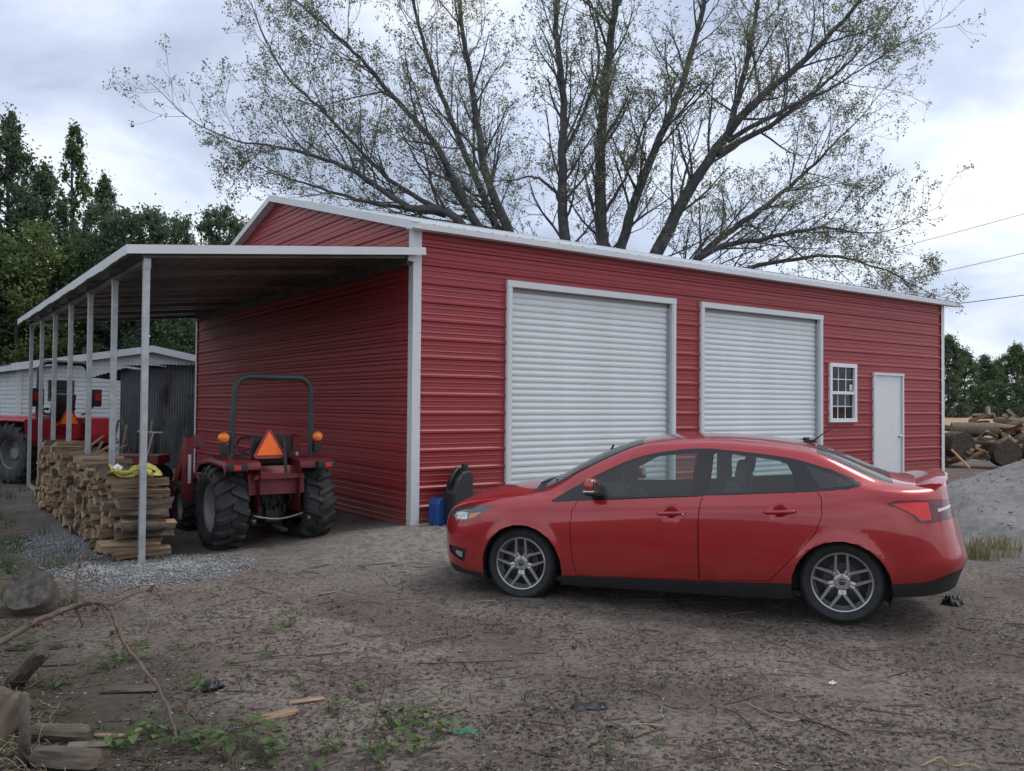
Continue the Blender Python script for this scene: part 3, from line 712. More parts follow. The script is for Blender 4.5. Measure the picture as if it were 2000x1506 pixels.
gF = spl([(-.70, .945), (-.71, 1.07), (-.83, 1.145), (-.95, 1.205), (-1.10, 1.258), (-1.25, 1.290), (-1.40, 1.305), (-1.535, 1.310)], 4)+spl([(-1.54, 1.30), (-1.525, 1.2), (-1.505, .985), (-1.50, .972)], 3)+[(-1.10, .950)]
gR = spl([(-1.655, .992), (-1.665, 1.15), (-1.675, 1.305)], 3)+spl([(-1.70, 1.311), (-1.85, 1.303), (-2.03, 1.284), (-2.20, 1.258), (-2.265, 1.22), (-2.30, 1.13), (-2.305, 1.032)], 4)+[(-1.95, 1.012)]
gQ = [(-2.395, 1.222), (-2.50, 1.185), (-2.62, 1.142), (-2.735, 1.088), (-2.735, 1.078), (-2.68, 1.068), (-2.505, 1.048)]
head = spl([(.70, .76), (.60, .788), (.50, .806), (.39, .819), (.30, .822), (.235, .818)], 3)+spl([(.29, .785), (.35, .745), (.41, .715), (.475, .693), (.575, .680), (.68, .685), (.74, .70), (.78, .72)], 3)
fog = [(.745, .435), (.60, .436), (.508, .430), (.515, .40), (.537, .318), (.56, .312), (.64, .34), (.72, .372)]
tail = spl([(-2.968, .953), (-3.04, .963), (-3.13, .970), (-3.25, .973), (-3.36, .966), (-3.50, .95)], 3)+spl([(-3.50, .83), (-3.38, .822), (-3.29, .808), (-3.20, .806)], 3)+spl([(-3.185, .815), (-3.15, .857), (-3.08, .902), (-2.985, .935)], 3)
sillp = [(.30, .262), (-.42, .254), (-1.0, .266), (-1.57, .279), (-2.32, .305)]
rlow = [(-2.98, .338), (-3.17, .357), (-3.27, .372), (-3.34, .395), (-3.40, .425), (-3.60, .455)]
flow = [(.95, .30), (.70, .268), (.52, .232), (.30, .222)]
for a in ARCH: cut(circ(*a), ymin=.35)
for pl, cl in ((fdoor, True), (rdoor, True), (dlo, True), (gF, True), (gR, True), (gQ, True), (head, True), (fog, True), (tail, True), (sillp, False), (rlow, False), (flow, False)):
    cut(pl, cl)
lensw = [(.66, .745), (.60, .75), (.50, .755), (.505, .705), (.515, .695), (.60, .688), (.68, .70)]
amber = [(.475, .748), (.36, .768), (.395, .735), (.44, .712), (.485, .703)]
fogl = [(.64, .405), (.555, .40), (.555, .352), (.60, .35), (.64, .37)]
tred = [(-3.01, .945), (-3.15, .958), (-3.265, .957), (-3.285, .83), (-3.21, .822), (-3.18, .855), (-3.10, .905)]
twh = [(-3.325, .905), (-3.345, .885), (-3.45, .905), (-3.45, .925)]
rfl = [(-3.34, .40), (-3.40, .43), (-3.47, .47), (-3.47, .44), (-3.40, .405)]
cups = [(-1.35, .822), (-2.20, .862)]
for pl in (lensw, amber, fogl, tred, twh): cut(pl)
for c in cups: cut([(c[0]+.062*math.cos(k*math.pi/10), c[1]+.05*math.sin(k*math.pi/10)) for k in range(20)])
bmc.normal_update()
for c in cups:                                                       # pressed-in cups behind the door handles
    for v in bmc.verts:
        r2 = ((v.co.x-c[0])/.062)**2+((v.co.z-c[1])/.05)**2
        if r2 < .98 and v.co.y > .7: v.co.y -= .022*(1-r2)**.7
bmc.normal_update()
groups = {}
for f in bmc.faces:
    c = f.calc_center_median(); s, t = f[lay_s], f[lay_t]; x, y, z = c
    k = 'body_shell'
    if t < 7 and y > .3:
        if any(math.hypot(x-a[0], z-a[1]) < a[2]-1e-4 for a in ARCH): continue
    if t < 7.0 and y > .2 and inpoly(x, z, dlo):
        k = 'gF' if inpoly(x, z, gF) else 'gR' if inpoly(x, z, gR) else 'gQ' if inpoly(x, z, gQ) else 'trim'
    elif y > .2 and inpoly(x, z, head) and t < 6.5: k = 'hl_lens' if inpoly(x, z, lensw) else 'hl_amber' if inpoly(x, z, amber) else 'hl'
    elif y > .2 and inpoly(x, z, fog) and x > .3: k = 'fog_lens' if inpoly(x, z, fogl) else 'fog'
    elif y > .2 and inpoly(x, z, tail): k = 'tl_red' if inpoly(x, z, tred) else 'tl_white' if inpoly(x, z, twh) else 'tl'
    elif y > .2 and inpoly(x, z, fdoor): k = 'doorF'
    elif y > .2 and inpoly(x, z, rdoor): k = 'doorR'
    elif t > 7 and 6.0 < s < 9.0: k = 'windshield'
    elif t > 7 and 14.0 < s < 16.0: k = 'rear_window'
    elif t > 6.5 and 5.72 < s < 6.0: k = 'cowl'
    elif t > 6 and .5 < s < 5.72: k = 'hood'
    elif t > 7 and 9.0 < s < 14.0: k = 'roof'
    elif t > 7 and s > 16.0: k = 'trunk'
    elif x > .3 and s < 1.0 and 1.6 < t < 3.3: k = 'grille'
    elif x < .3 and x > -2.6 and z < np.interp(-x, [-.30, .42, 1.0, 1.57, 2.32], [.262, .254, .266, .279, .305]): k = 'sill'
    elif x < -2.9 and z < np.interp(-x, [2.98, 3.17, 3.27, 3.34, 3.40, 3.60], [.338, .357, .372, .395, .425, .455]): k = 'rbump'
    elif x > .3 and z < np.interp(x, [.30, .52, .70, .95], [.222, .232, .268, .30]): k = 'fbump'
    groups.setdefault(k, []).append(f)
def extract(keys, sides=(1,), gap=0.0, inset=0.0):
    V = []; Fc = []; Nn = []
    for sg in sides:
        idx = {}; loc = []
        fl = [f for k in keys for f in groups.get(k, [])]; fset = set(fl)
        pos = {}; nor = {}
        for f in fl:
            for v in f.verts: pos[v] = v.co.copy(); nor[v] = v.normal.copy()
        if gap > 0:
            for v in list(pos):
                if any(f not in fset for f in v.link_faces):
                    d = Vector()
                    for f in v.link_faces:
                        if f in fset: d += f.calc_center_median()-v.co
                    if abs(v.co.y) > 1e-4 and d.length > 1e-6: pos[v] = v.co+d.normalized()*min(gap, d.length)
        for f in fl:
            lp = []
            for v in f.verts:
                if v not in idx:
                    idx[v] = len(V); p = pos[v]-nor[v]*inset; n = nor[v]
                    V.append((p.x, p.y*sg, p.z)); Nn.append((n.x, n.y*sg, n.z))
                lp.append(idx[v])
            Fc.append(lp if sg > 0 else lp[::-1])
    return V, Fc, Nn
for v in bmc.verts:
    if abs(v.co.y) < 1e-4: v.normal = Vector((v.normal.x, 0, v.normal.z)).normalized()
flip = -1 if sum(f.normal.y for f in groups['doorF']) < 0 else 1
CAR = Matrix.Translation((0.11871, -2.53078, -0.21763)) @ Matrix.Rotation(2.163658, 4, 'Z') @ Matrix.Rotation(0.016806, 4, 'Y')
car = tag(empty('sedan', (0, 0, 0)), 'bright red four-door sedan parked in front of the garage', 'car'); car.matrix_world = CAR
def mk(name, keys, m, parent=None, sides=(1, -1), gap=0.0, inset=0.0):
    V, Fc, Nn = extract(keys, sides, gap, inset)
    me = bpy.data.meshes.new(name); me.from_pydata(V, [], Fc if flip > 0 else [f[::-1] for f in Fc]); me.materials.append(m)
    me.polygons.foreach_set('use_smooth', [True]*len(Fc)); me.update()
    if flip < 0: Nn = [(-a, -b, -c) for a, b, c in Nn]
    try: me.normals_split_custom_set_from_vertices(Nn)
    except Exception as e: print('normals', e)
    return link(name, me, parent if parent is not None else car)
M['paint'] = mat('red_car_paint', (0.35, 0.005, 0.010), 0.30, metal=0.25, coat=1.0, spec=0.5, var=0.05, vscale=3.0)
add_dust(M['paint'], 0.18, 0.62, (0.20, 0.13, 0.10), 0.22, 5.0, 'Object')
M['car_glass'] = glass_mat('car_glass', (0.72, 0.80, 0.80), 0.01, 0.09)  # diffuse share is painted haze that lightens the dark panes
M['car_glass_rear'] = glass_mat('car_glass_veiled', (0.45, 0.52, 0.53), 0.02, 0.13)  # same painted haze over a darker tint
M['trim_black'] = mat('gloss_black_trim', (0.012, 0.012, 0.014), 0.25)
M['plastic_grey'] = mat('charcoal_plastic', (0.018, 0.019, 0.021), 0.55, var=0.1)
M['lamp_dark'] = mat('smoked_lamp', (0.07, 0.07, 0.072), 0.12, coat=1.0)
M['lamp_clear'] = mat('clear_reflector', (0.42, 0.43, 0.45), 0.15, metal=0.6, coat=1.0)
M['lamp_amber'] = mat('amber_reflector', (0.62, 0.20, 0.02), 0.2, coat=1.0)
M['lamp_red'] = mat('bright_red_lens', (0.72, 0.016, 0.012), 0.2, coat=0.4)
M['lamp_dred'] = mat('dark_red_lens', (0.10, 0.003, 0.007), 0.15, coat=0.5)
M['lamp_white'] = mat('white_lens', (0.62, 0.55, 0.55), 0.15, coat=1.0)
M['interior'] = mat('dark_upholstery', (0.022, 0.023, 0.026), 0.8, var=0.15, vscale=14)
M['interior_grey'] = mat('grey_upholstery', (0.06, 0.062, 0.066), 0.8, var=0.15, vscale=14)
mk('body_shell', ['body_shell'], M['paint'], gap=.002)
mk('hood', ['hood'], M['paint'], gap=.003)
mk('roof', ['roof'], M['paint'], gap=.002)
mk('trunk_lid', ['trunk'], M['paint'], gap=.003)
mk('windshield', ['windshield'], M['car_glass'])
mk('rear_window', ['rear_window'], M['car_glass_rear'])
mk('cowl', ['cowl'], M['plastic_grey'])
mk('grille', ['grille'], M['plastic_grey'])
mk('rear_valance', ['rbump'], M['plastic_grey']); mk('front_lip', ['fbump'], M['plastic_grey'])
for sg in (1, -1):
    mk('sill', ['sill'], M['plastic_grey'], sides=(sg,))
    mk('window_trim', ['trim'], M['trim_black'], sides=(sg,))
    h = mk('headlight', ['hl'], M['lamp_dark'], sides=(sg,)); mk('reflector', ['hl_lens'], M['lamp_clear'], h, (sg,)); mk('turn_lamp', ['hl_amber'], M['lamp_amber'], h, (sg,))
    h = mk('fog_light', ['fog'], M['plastic_grey'], sides=(sg,), inset=.012); mk('lens', ['fog_lens'], M['lamp_clear'], h, (sg,))
    h = mk('tail_light', ['tl'], M['lamp_dred'], sides=(sg,)); mk('brake_lens', ['tl_red'], M['lamp_red'], h, (sg,)); mk('reverse_lens', ['tl_white'], M['lamp_white'], h, (sg,))
    for key, gk, hx, hz in (('doorF', 'gF', -1.35, .822), ('doorR', 'gR', -2.20, .862)):
        d = mk('door', [key], M['paint'], sides=(sg,), gap=.0032)
        mk('side_window', [gk], M['car_glass'], d, (sg,))
        mb = MB(); pts = [(hx+.125-.25*k/10, sg*(.897+.016*math.sin(math.pi*k/10)**.5*1.0), hz-.004*0+.012*(k-5)/10) for k in range(11)]
        mb.tube(pts, [.006]+[.0135]*9+[.006], 10); 
        for v_i in range(len(mb.v)): v = mb.v[v_i]; mb.v[v_i] = (v[0], v[1], hz+(v[2]-hz)*1.25)
        mb.build('handle', M['paint'], d, smooth=True)
        if key == 'doorF' and sg == 1:
            mb = MB(); mb.lathe([(0, .928), (.009, .927), (.011, .92)], 12, 'y', (hx-.10, 0, hz-.004)); mb.build('lock_cylinder', M['chrome'], d)
    mk('quarter_window', ['gQ'], M['car_glass_rear'], sides=(sg,))
# inner skins: dark lining just behind the sheet metal
V, Fc, Nn = extract(['body_shell', 'doorF', 'doorR', 'roof', 'trim', 'hood', 'trunk', 'sill', 'cowl', 'rbump', 'fbump'], (1, -1), 0, .022 if flip > 0 else -.022)
keep = [f for f in Fc if all(V[i][2] > .2 for i in f)]
me = bpy.data.meshes.new('lining'); me.from_pydata(V, [], keep); me.materials.append(M['interior']); link('lining', me, car)
# floor, wheel wells
mb = MB(); mb.box((-1.30, 0, .20), (3.3, 1.44, .04)); mb.build('underbody', M['black_plastic'], car)
for (ax, az, ar) in ARCH:
    for sg in (1, -1):
        mb = MB(); vs = []; fs = []; n = 20; cuts_ = [(.86, ar+.004), (.60, ar+.01), (.58, .05)]
        for k in range(n+1):
            a = R(-22)+R(224)*k/n
            for (y, r) in cuts_: vs.append((ax+r*math.cos(a), sg*y, az+r*math.sin(a)))
        for k in range(n):
            for j in range(2): fs.append((k*3+j, k*3+j+1, (k+1)*3+j+1, (k+1)*3+j))
        mb.add(vs, fs); mb.build('wheel_well', M['black_plastic'], car)
# cabin
def cushion(mb, c, size, rot=(0, 0, 0), bev=.05): mb.box(c, size, Euler(rot).to_matrix(), bev)
for sg in (1, -1):
    st = empty('front_seat', (-1.45, sg*.37, .35), 0, car)
    mb = MB(); cushion(mb, (0, 0, .08), (.52, .50, .16)); mb.build('seat_cushion', M['interior_grey'], st, smooth=R(50))
    mb = MB(); cushion(mb, (-.30, 0, .42), (.14, .50, .62), (0, -.28, 0)); mb.build('seat_back', M['interior_grey'], st, smooth=R(50))
    mb = MB(); cushion(mb, (-.42, 0, .80), (.09, .26, .17), (0, -.2, 0), .035); mb.tube([(-.38, -.06, .70), (-.41, -.06, .75)], .008, 6); mb.tube([(-.38, .06, .70), (-.41, .06, .75)], .008, 6); mb.build('headrest', M['interior_grey'], st, smooth=R(50))
rs = empty('rear_bench', (-2.35, 0, .4), 0, car)
mb = MB(); cushion(mb, (0, 0, .05), (.55, 1.25, .18)); mb.build('seat_cushion', M['interior_grey'], rs, smooth=R(50))
mb = MB(); cushion(mb, (-.30, 0, .38), (.14, 1.25, .55), (0, -.35, 0)); mb.build('seat_back', M['interior_grey'], rs, smooth=R(50))
for y in (-.38, .38):
    mb = MB(); cushion(mb, (-.42, y, .62), (.09, .25, .12), (0, -.2, 0), .03); mb.build('headrest', M['interior_grey'], rs, smooth=R(50))
mb = MB(); mb.prism([(-.35, .45), (-.85, .50), (-.90, .70), (-.82, .86), (-.60, .93), (-.25, .93), (-.15, .9)], 1.36, (0, -.68, 0)); mb.build('dashboard', M['interior'], car)
mb = MB(); mb.box((-2.85, 0, 1.0), (.42, 1.2, .03)); mb.build('parcel_shelf', M['interior'], car)
sw = empty('steering_wheel', (-.92, .37, .93), 0, car); sw.rotation_euler = (0, R(-65), 0)
mb = MB(); mb.tube([(.185*math.cos(2*math.pi*k/28), .185*math.sin(2*math.pi*k/28), 0) for k in range(29)], .015, 8, False); mb.build('wheel_rim', M['interior'], sw, smooth=True)
mb = MB(); mb.box((0, 0, .01), (.12, .15, .05), bev=.02); mb.box((0, .12, 0), (.04, .12, .02)); mb.box((0, -.12, 0), (.04, .12, .02)); mb.box((-.1, 0, 0), (.14, .04, .02)); mb.build('hub', M['interior'], sw)
mb = MB(); mb.box((-.62, 0, 1.24), (.03, .24, .07), Euler((0, -.2, 0)).to_matrix(), .012); mb.tube([(-.61, 0, 1.26), (-.66, 0, 1.34)], .01, 6); mb.build('rear_view_mirror', M['interior'], car)
# door mirrors
def superell(c, r, e=.6, n=18, m=12, fn=None):
    vs = []; fs = []; sp = lambda v, p: math.copysign(abs(v)**p, v)
    for i in range(m+1):
        ph = -math.pi/2+math.pi*i/m
        for k in range(n):
            th = 2*math.pi*k/n; p = [r[0]*sp(math.cos(ph), e)*sp(math.cos(th), e), r[1]*sp(math.cos(ph), e)*sp(math.sin(th), e), r[2]*sp(math.sin(ph), e)]
            if fn: p = fn(p)
            vs.append((c[0]+p[0], c[1]+p[1], c[2]+p[2]))
    for i in range(m):
        for k in range(n): k2 = (k+1) % n; fs.append((i*n+k, i*n+k2, (i+1)*n+k2, (i+1)*n+k))
    return vs, fs
for sg in (1, -1):
    mr_ = empty('door_mirror', (-.70, sg*.955, 1.015), 0, car)
    tap = lambda p: [p[0]*(1-.25*max(0, sg*p[1])/.1), p[1], p[2]*(1+.12*sg*p[1]/.1)]
    mb = MB(); mb.add(*superell((0.01, 0, .02), (.065, .105, .062), .62, 20, 14, tap)); mb.build('housing', M['paint'], mr_, smooth=True)
    mb = MB(); mb.add(*superell((-.005, 0, -.035), (.060, .10, .026), .62, 20, 8)); mb.build('lower_shell', M['plastic_grey'], mr_, smooth=True)
    mb = MB(); mb.add(*superell((.012, sg*.03, -.022), (.054, .078, .013), .5, 20, 8)); mb.build('turn_lamp', M['lamp_clear'], mr_, smooth=True)
    mb = MB(); mb.box((-.045, 0, .015), (.012, .17, .095), bev=.004); mb.build('mirror_glass', mat('mirror', (.6, .62, .64), .03, metal=1.0), mr_)
    mb = MB(); mb.prism([(.03, -.06), (-.06, -.06), (-.05, -.02), (.02, -.02)], .13, (0, -.075 if sg > 0 else .075-.13, 0)); mb.build('stalk', M['plastic_grey'], mr_)
# antenna, spoiler, wipers
an = empty('antenna', (-2.40, 0, 1.372), 0, car)
mb = MB(); mb.prism([(.07, -.004), (.03, .018), (-.06, .03), (-.07, .0)], .05, (0, -.025, 0)); mb.build('base', M['black_plastic'], an)
mb = MB(); mb.tube([(-.05, 0, .02), (-.12, 0, .075), (-.24, 0, .155)], [.007, .005, .0025], 6); mb.build('rod', M['black_plastic'], an)
mb = MB(); vs = []; fs = []; n = 24
for k in range(n+1):
    y = -.66+1.32*k/n; u = abs(y)/.66; e = u**2.6; dx = .105*u**2.2; lift = 1-u**6*.75
    sec = [(-3.20-.10*0+dx*.6, 1.088-.03*e), (-3.30+dx*.8, 1.108-.035*e+.012*lift), (-3.405+dx, 1.126-.04*e+.016*lift), (-3.475+dx, 1.128-.04*e+.012*lift), (-3.482+dx, 1.116-.04*e+.01*lift), (-3.43+dx, 1.098-.045*e), (-3.40+dx, 1.06-.03*e), (-3.25+dx, 1.06-.03*e)]
    vs += [(a, y, b) for a, b in sec]
for k in range(n):
    for j in range(8): j2 = (j+1) % 8; fs.append((k*8+j, k*8+j2, (k+1)*8+j2, (k+1)*8+j))
fs += [tuple(range(8)), tuple(n*8+j for j in range(8))]
mb.add(vs, fs); mb.build('spoiler', M['paint'], car, smooth=R(60))
for (a, b, c_) in (((-.10, .50, 1.01), (-.22, .05, 1.065), (-.26, .55, 1.045)), ((-.08, -.15, 1.03), (-.2, -.45, 1.05), (-.22, .05, 1.075))):
    mb = MB(); mb.tube([a, b], .008, 6); mb.tube([b, c_], .007, 6); mb.build('wiper', M['black_plastic'], car)
# wheels: tyre, five Y-spoke alloy rim, disc, cap and lug nuts
def wheel(x, sg):
    w = empty('wheel', (x, sg*.70, .322), 0 if sg > 0 else math.pi, car)
    hw = .108; prof = [(.235, -hw+.01), (.255, -hw-.004), (.285, -hw-.008), (.308, -hw+.008), (.3205, -hw+.03), (.3235, 0), (.3205, hw-.03), (.308, hw-.008), (.285, hw+.008), (.255, hw+.004), (.235, hw-.01), (.222, hw-.02), (.222, -hw+.02)]
    mb = MB(); mb.lathe(prof, 64, 'y', closed=True); mb.build('tyre', M['rubber'], w, smooth=R(40))
    mb = MB(); RR = .221
    mb.lathe([(RR-.018, hw-.045), (RR-.004, hw-.004), (RR+.005, hw-.001), (RR+.012, hw-.006), (RR+.012, hw-.02), (RR-.01, hw-.10), (RR-.022, hw-.10)], 64, 'y')
    Jr = .098
    for k in range(5):
        aj = math.pi/2+R(36)+2*math.pi*k/5
        J = Vector((Jr*math.cos(aj), hw-.016, Jr*math.sin(aj)))
        for s2 in (-1, 1):
            ae = aj+s2*R(25); E_ = Vector(((RR-.004)*math.cos(ae), hw-.008, (RR-.004)*math.sin(ae)))
            ai = aj+s2*R(8); I = Vector((.055*math.cos(ai), hw-.022, .055*math.sin(ai))); J2 = Vector((Jr*math.cos(aj+s2*R(8)), hw-.014, Jr*math.sin(aj+s2*R(8))))
            for (p, q_, wa, wb) in ((I, J2, .046, .038), (J2, E_, .033, .022)):
                d = (q_-p).normalized(); r = d.cross(Vector((0, 1, 0))).normalized(); n_ = r.cross(d); n_ = n_ if n_.y > 0 else -n_
                vs = []
                for (P_, ww_) in ((p, wa), (q_, wb)):
                    vs += [P_-r*ww_/2-n_*.03, P_-r*ww_/2*.9-n_*.003, P_-r*ww_*.22+n_*.004, P_+r*ww_*.22+n_*.004, P_+r*ww_/2*.9-n_*.003, P_+r*ww_/2-n_*.03]
                mb.add(vs, [(j, (j+1) % 6, 6+(j+1) % 6, 6+j) for j in range(6)]+[tuple(range(6)), tuple(range(6, 12))])
    mb.lathe([(0, hw-.015), (.035, hw-.015), (.056, hw-.014), (.064, hw-.018), (.068, hw-.03), (.068, hw-.06)], 40, 'y')
    mb.build('rim', M['alloy'], w, smooth=R(38))
    mb = MB(); mb.lathe([(0, -.01), (.205, -.01), (.205, -.03), (0, -.03)], 40, 'y'); mb.build('back_plate', M['black_plastic'], w)
    mb = MB(); mb.lathe([(.05, .02), (.14, .02), (.14, .0), (.05, .0)], 40, 'y', closed=True); mb.build('brake_disc', M['disc'], w)
    mb = MB(); mb.lathe([(0, hw-.013), (.026, hw-.014), (.0285, hw-.018), (.0285, hw-.03)], 28, 'y'); cp = mb.build('centre_cap', M['cap_blue'], w, smooth=R(40))
    mb = MB(); vs = [(.022*math.cos(2*math.pi*k/24), hw-.0125, .0125*math.sin(2*math.pi*k/24)) for k in range(24)]+[(.0195*math.cos(2*math.pi*k/24), hw-.0122, .0105*math.sin(2*math.pi*k/24)) for k in range(24)]
    mb.add(vs, [(k, (k+1) % 24, 24+(k+1) % 24, 24+k) for k in range(24)]); mb.build('oval_emblem', M['chrome'], cp)
    for k in range(5):
        a = math.pi/2+2*math.pi*k/5
        mb = MB(); mb.lathe([(0, hw-.006), (.007, hw-.007), (.0095, hw-.012), (.0095, hw-.03)], 8, 'y', (.054*math.cos(a), 0, .054*math.sin(a))); mb.build('lug_nut', M['chrome'], w, smooth=R(40))
M['alloy'] = mat('grey_alloy', (0.40, 0.40, 0.41), 0.30, metal=0.75)
M['disc'] = mat('brake_steel', (0.09, 0.08, 0.075), 0.5, metal=0.6)
M['cap_blue'] = mat('dark_blue_cap', (0.012, 0.022, 0.07), 0.25, coat=1.0)
for x in (0.0, -2.648):
    for sg in (1, -1): wheel(x, sg)
bmc.free()
# ------------------------------------------------------------------ tractors (frame: x forward from the rear axle, y left, z up from the ground)
M['tr_red'] = mat('faded_shaded_red_paint', (0.15, 0.014, 0.020), 0.45, var=0.2, vscale=5, dirt=(0.085, 0.04, 0.036), dirt_scale=4, dirt_lo=0.55, dirt_hi=0.85)  # base colour darkened to stand in for shade under the lean-to
M['tr_red2'] = mat('red_tractor_paint', (0.30, 0.016, 0.026), 0.35, var=0.1, vscale=5)
M['tr_black'] = mat('greasy_black', (0.016, 0.016, 0.017), 0.55, var=0.4, vscale=9)
M['tr_green'] = mat('dark_green_grey_tube', (0.028, 0.040, 0.038), 0.5, var=0.15)
M['rim_old'] = mat('worn_silver_rim', (0.30, 0.30, 0.31), 0.5, metal=0.3, dirt=(0.16, 0.10, 0.08), dirt_scale=6, dirt_lo=0.45, dirt_hi=0.8)
M['orange'] = mat('safety_orange', (0.95, 0.16, 0.01), 0.5, dirt=(0.3, 0.09, 0.03), dirt_scale=9, dirt_lo=0.62, dirt_hi=0.75)
M['red_edge'] = mat('dark_red_reflective', (0.28, 0.02, 0.015), 0.4)
M['amber_glass'] = mat('amber_lamp', (0.75, 0.17, 0.01), 0.2, coat=1.0)
M['red_glass'] = mat('red_lamp', (0.6, 0.02, 0.02), 0.2, coat=1.0)
def ag_wheel(parent, x, y, r, w, rim_r, sg, nl, zc=None, rimm=None):
    wh = empty('wheel', (x, y, r if zc is None else zc), 0 if sg > 0 else math.pi, parent)
    hw = w/2; rb = r-0.035*r/.46
    mb = MB(); mb.lathe([(rim_r, -hw*.72), (rim_r+.03, -hw*.86), ((rim_r+rb)/2, -hw), (rb-.05, -hw*.97), (rb-.01, -hw*.82), (rb, -hw*.4), (rb+.002, 0), (rb, hw*.4), (rb-.01, hw*.82), (rb-.05, hw*.97), ((rim_r+rb)/2, hw), (rim_r+.03, hw*.86), (rim_r, hw*.72)], 40, 'y')
    for k in range(nl):
        for s2 in (1, -1):
            a = 2*math.pi*(k+(0.5 if s2 < 0 else 0))/nl
            vs = []; steps = [(0.06, 0.0, r, .5), (-.5*hw*s2*-1, 0, r, .5)]
            path = [(-s2*hw*.12, -.14, r), (s2*hw*.35, .02, r), (s2*hw*.80, .15, r-.008), (s2*hw*1.0, .17, r-.06), (s2*hw*1.01, .175, rb-.07)]
            tw = .030*r/.46
            for (yy, da, rr) in path:
                aa = a+da*(0.46/r)*.62; d_ = tw/rr
                for (ra, q_) in ((rb-.02 if rr > rb-.05 else rr-.02, -1.35), (rr, -.85), (rr, .85), (rb-.02 if rr > rb-.05 else rr-.02, 1.35)):
                    vs.append((ra*math.cos(aa+q_*d_), yy, ra*math.sin(aa+q_*d_)))
            fs = []
            for i in range(len(path)-1):
                for j in range(3): fs.append((i*4+j, i*4+j+1, (i+1)*4+j+1, (i+1)*4+j))
            fs += [(0, 1, 2, 3), tuple((len(path)-1)*4+j for j in range(4))]
            mb.add(vs, fs)
    mb.build('tyre', M['rubber_dirty'], wh, smooth=R(35))
    mb = MB(); mb.lathe([(rim_r+.012, hw*.76), (rim_r+.014, hw*.70), (rim_r-.015, hw*.62), (rim_r-.03, hw*.2), (rim_r-.04, -hw*.1), (rim_r*.5, -hw*.02), (rim_r*.42, hw*.1), (.09*r/.46, hw*.12), (.08*r/.46, hw*.25), (0, hw*.26)], 36, 'y')
    rm_ = mb.build('rim', rimm or M['rim_old'], wh, smooth=R(40))
    mb = MB()
    for k in range(6): a = 2*math.pi*k/6; mb.lathe([(0, hw*.2), (.012, hw*.2), (.012, hw*.05)], 6, 'y', (.115*r/.46*math.cos(a), 0, .115*r/.46*math.sin(a)))
    tag(mb.build('wheel_bolts', M['tr_black'], rm_), kind='stuff')
    return wh
def rops(parent, x, half, zb, zt, rad, m, lean_=0.0, th=.03):
    pts = [(x, half, zb), (x-lean_*.5, half-.01, (zb+zt)/2), (x-lean_, half-.03, zt-rad)]
    for k in range(1, 6): a = math.pi/2*k/5; pts.append((x-lean_, half-.03-rad+rad*math.cos(a), zt-rad+rad*math.sin(a)))
    pts += [(p[0], -p[1], p[2]) for p in pts[::-1]]
    mb = MB(); mb.tube(pts, th, 8); return mb.build('roll_bar', m, parent, smooth=R(50))
def smv(parent, c, s, tilt=0.0, m_in=None):
    e = empty('slow_vehicle_sign', c, 0, parent); e.rotation_euler = (0, tilt, 0)
    def tri(h, cutc):
        P = [(-.5*h, 0), (.5*h, 0), (0, .866*h)]; out = []
        for i in range(3):
            a = Vector(P[i]); pv = Vector(P[i-1]); nx_ = Vector(P[(i+1) % 3])
            out += [tuple(a+(pv-a)*cutc), tuple(a+(nx_-a)*cutc)]
        return out
    mb = MB(); mb.prism(tri(s, .10), .006, (0, 0, 0), (0, 1, 0), (0, 0, 1), (1, 0, 0)); mb.build('border', M['red_edge'], e)
    mb = MB(); mb.prism([(a, b+.09*s) for a, b in tri(s*.74, .01)], .006, (-.006, 0, 0), (0, 1, 0), (0, 0, 1), (1, 0, 0)); mb.build('centre', M['orange'], e)
    return e
def fender(parent, sg, m, r, w, ylo, top_flat, zc, big=False, name='fender'):
    # sheet bent over the tyre: rises at the rear, flat on top, down at the front; inner side panel
    prof = []
    if big:
        for a in (200, 185, 165, 145): prof.append((r*math.cos(R(a)), zc+r*math.sin(R(a))))
    else: prof += [(0, 0), (0, 0), (-.44*r/.5, zc+top_flat-.09), (-.42*r/.5, zc+top_flat-.02)]
    prof += [(-.36*r/.5, zc+top_flat), (.10, zc+top_flat+.015), (.40*r/.5, zc+top_flat-.02), (.62*r/.5, zc+top_flat-.18)]
    prof = prof[2:]
    y0, y1 = sg*ylo, sg*(ylo+w); vs = []; fs = []; n = len(prof)
    for (x, z) in prof: vs += [(x, y0, z), (x, y1-sg*.03, z), (x, y1, z-.035), (x, y1, z-.06)]
    for i in range(n-1):
        for j in range(3): fs.append((i*4+j, i*4+j+1, (i+1)*4+j+1, (i+1)*4+j))
    base = len(vs)
    for (x, z) in prof: vs.append((x*.9, y0, zc-.05))
    for i in range(n-1): fs.append((i*4, (i+1)*4, base+i+1, base+i))
    mb = MB(); mb.add(vs, fs); o = mb.build(name, m, parent, smooth=R(35))
    md = o.modifiers.new('thick', 'SOLIDIFY'); md.thickness = .008; return o
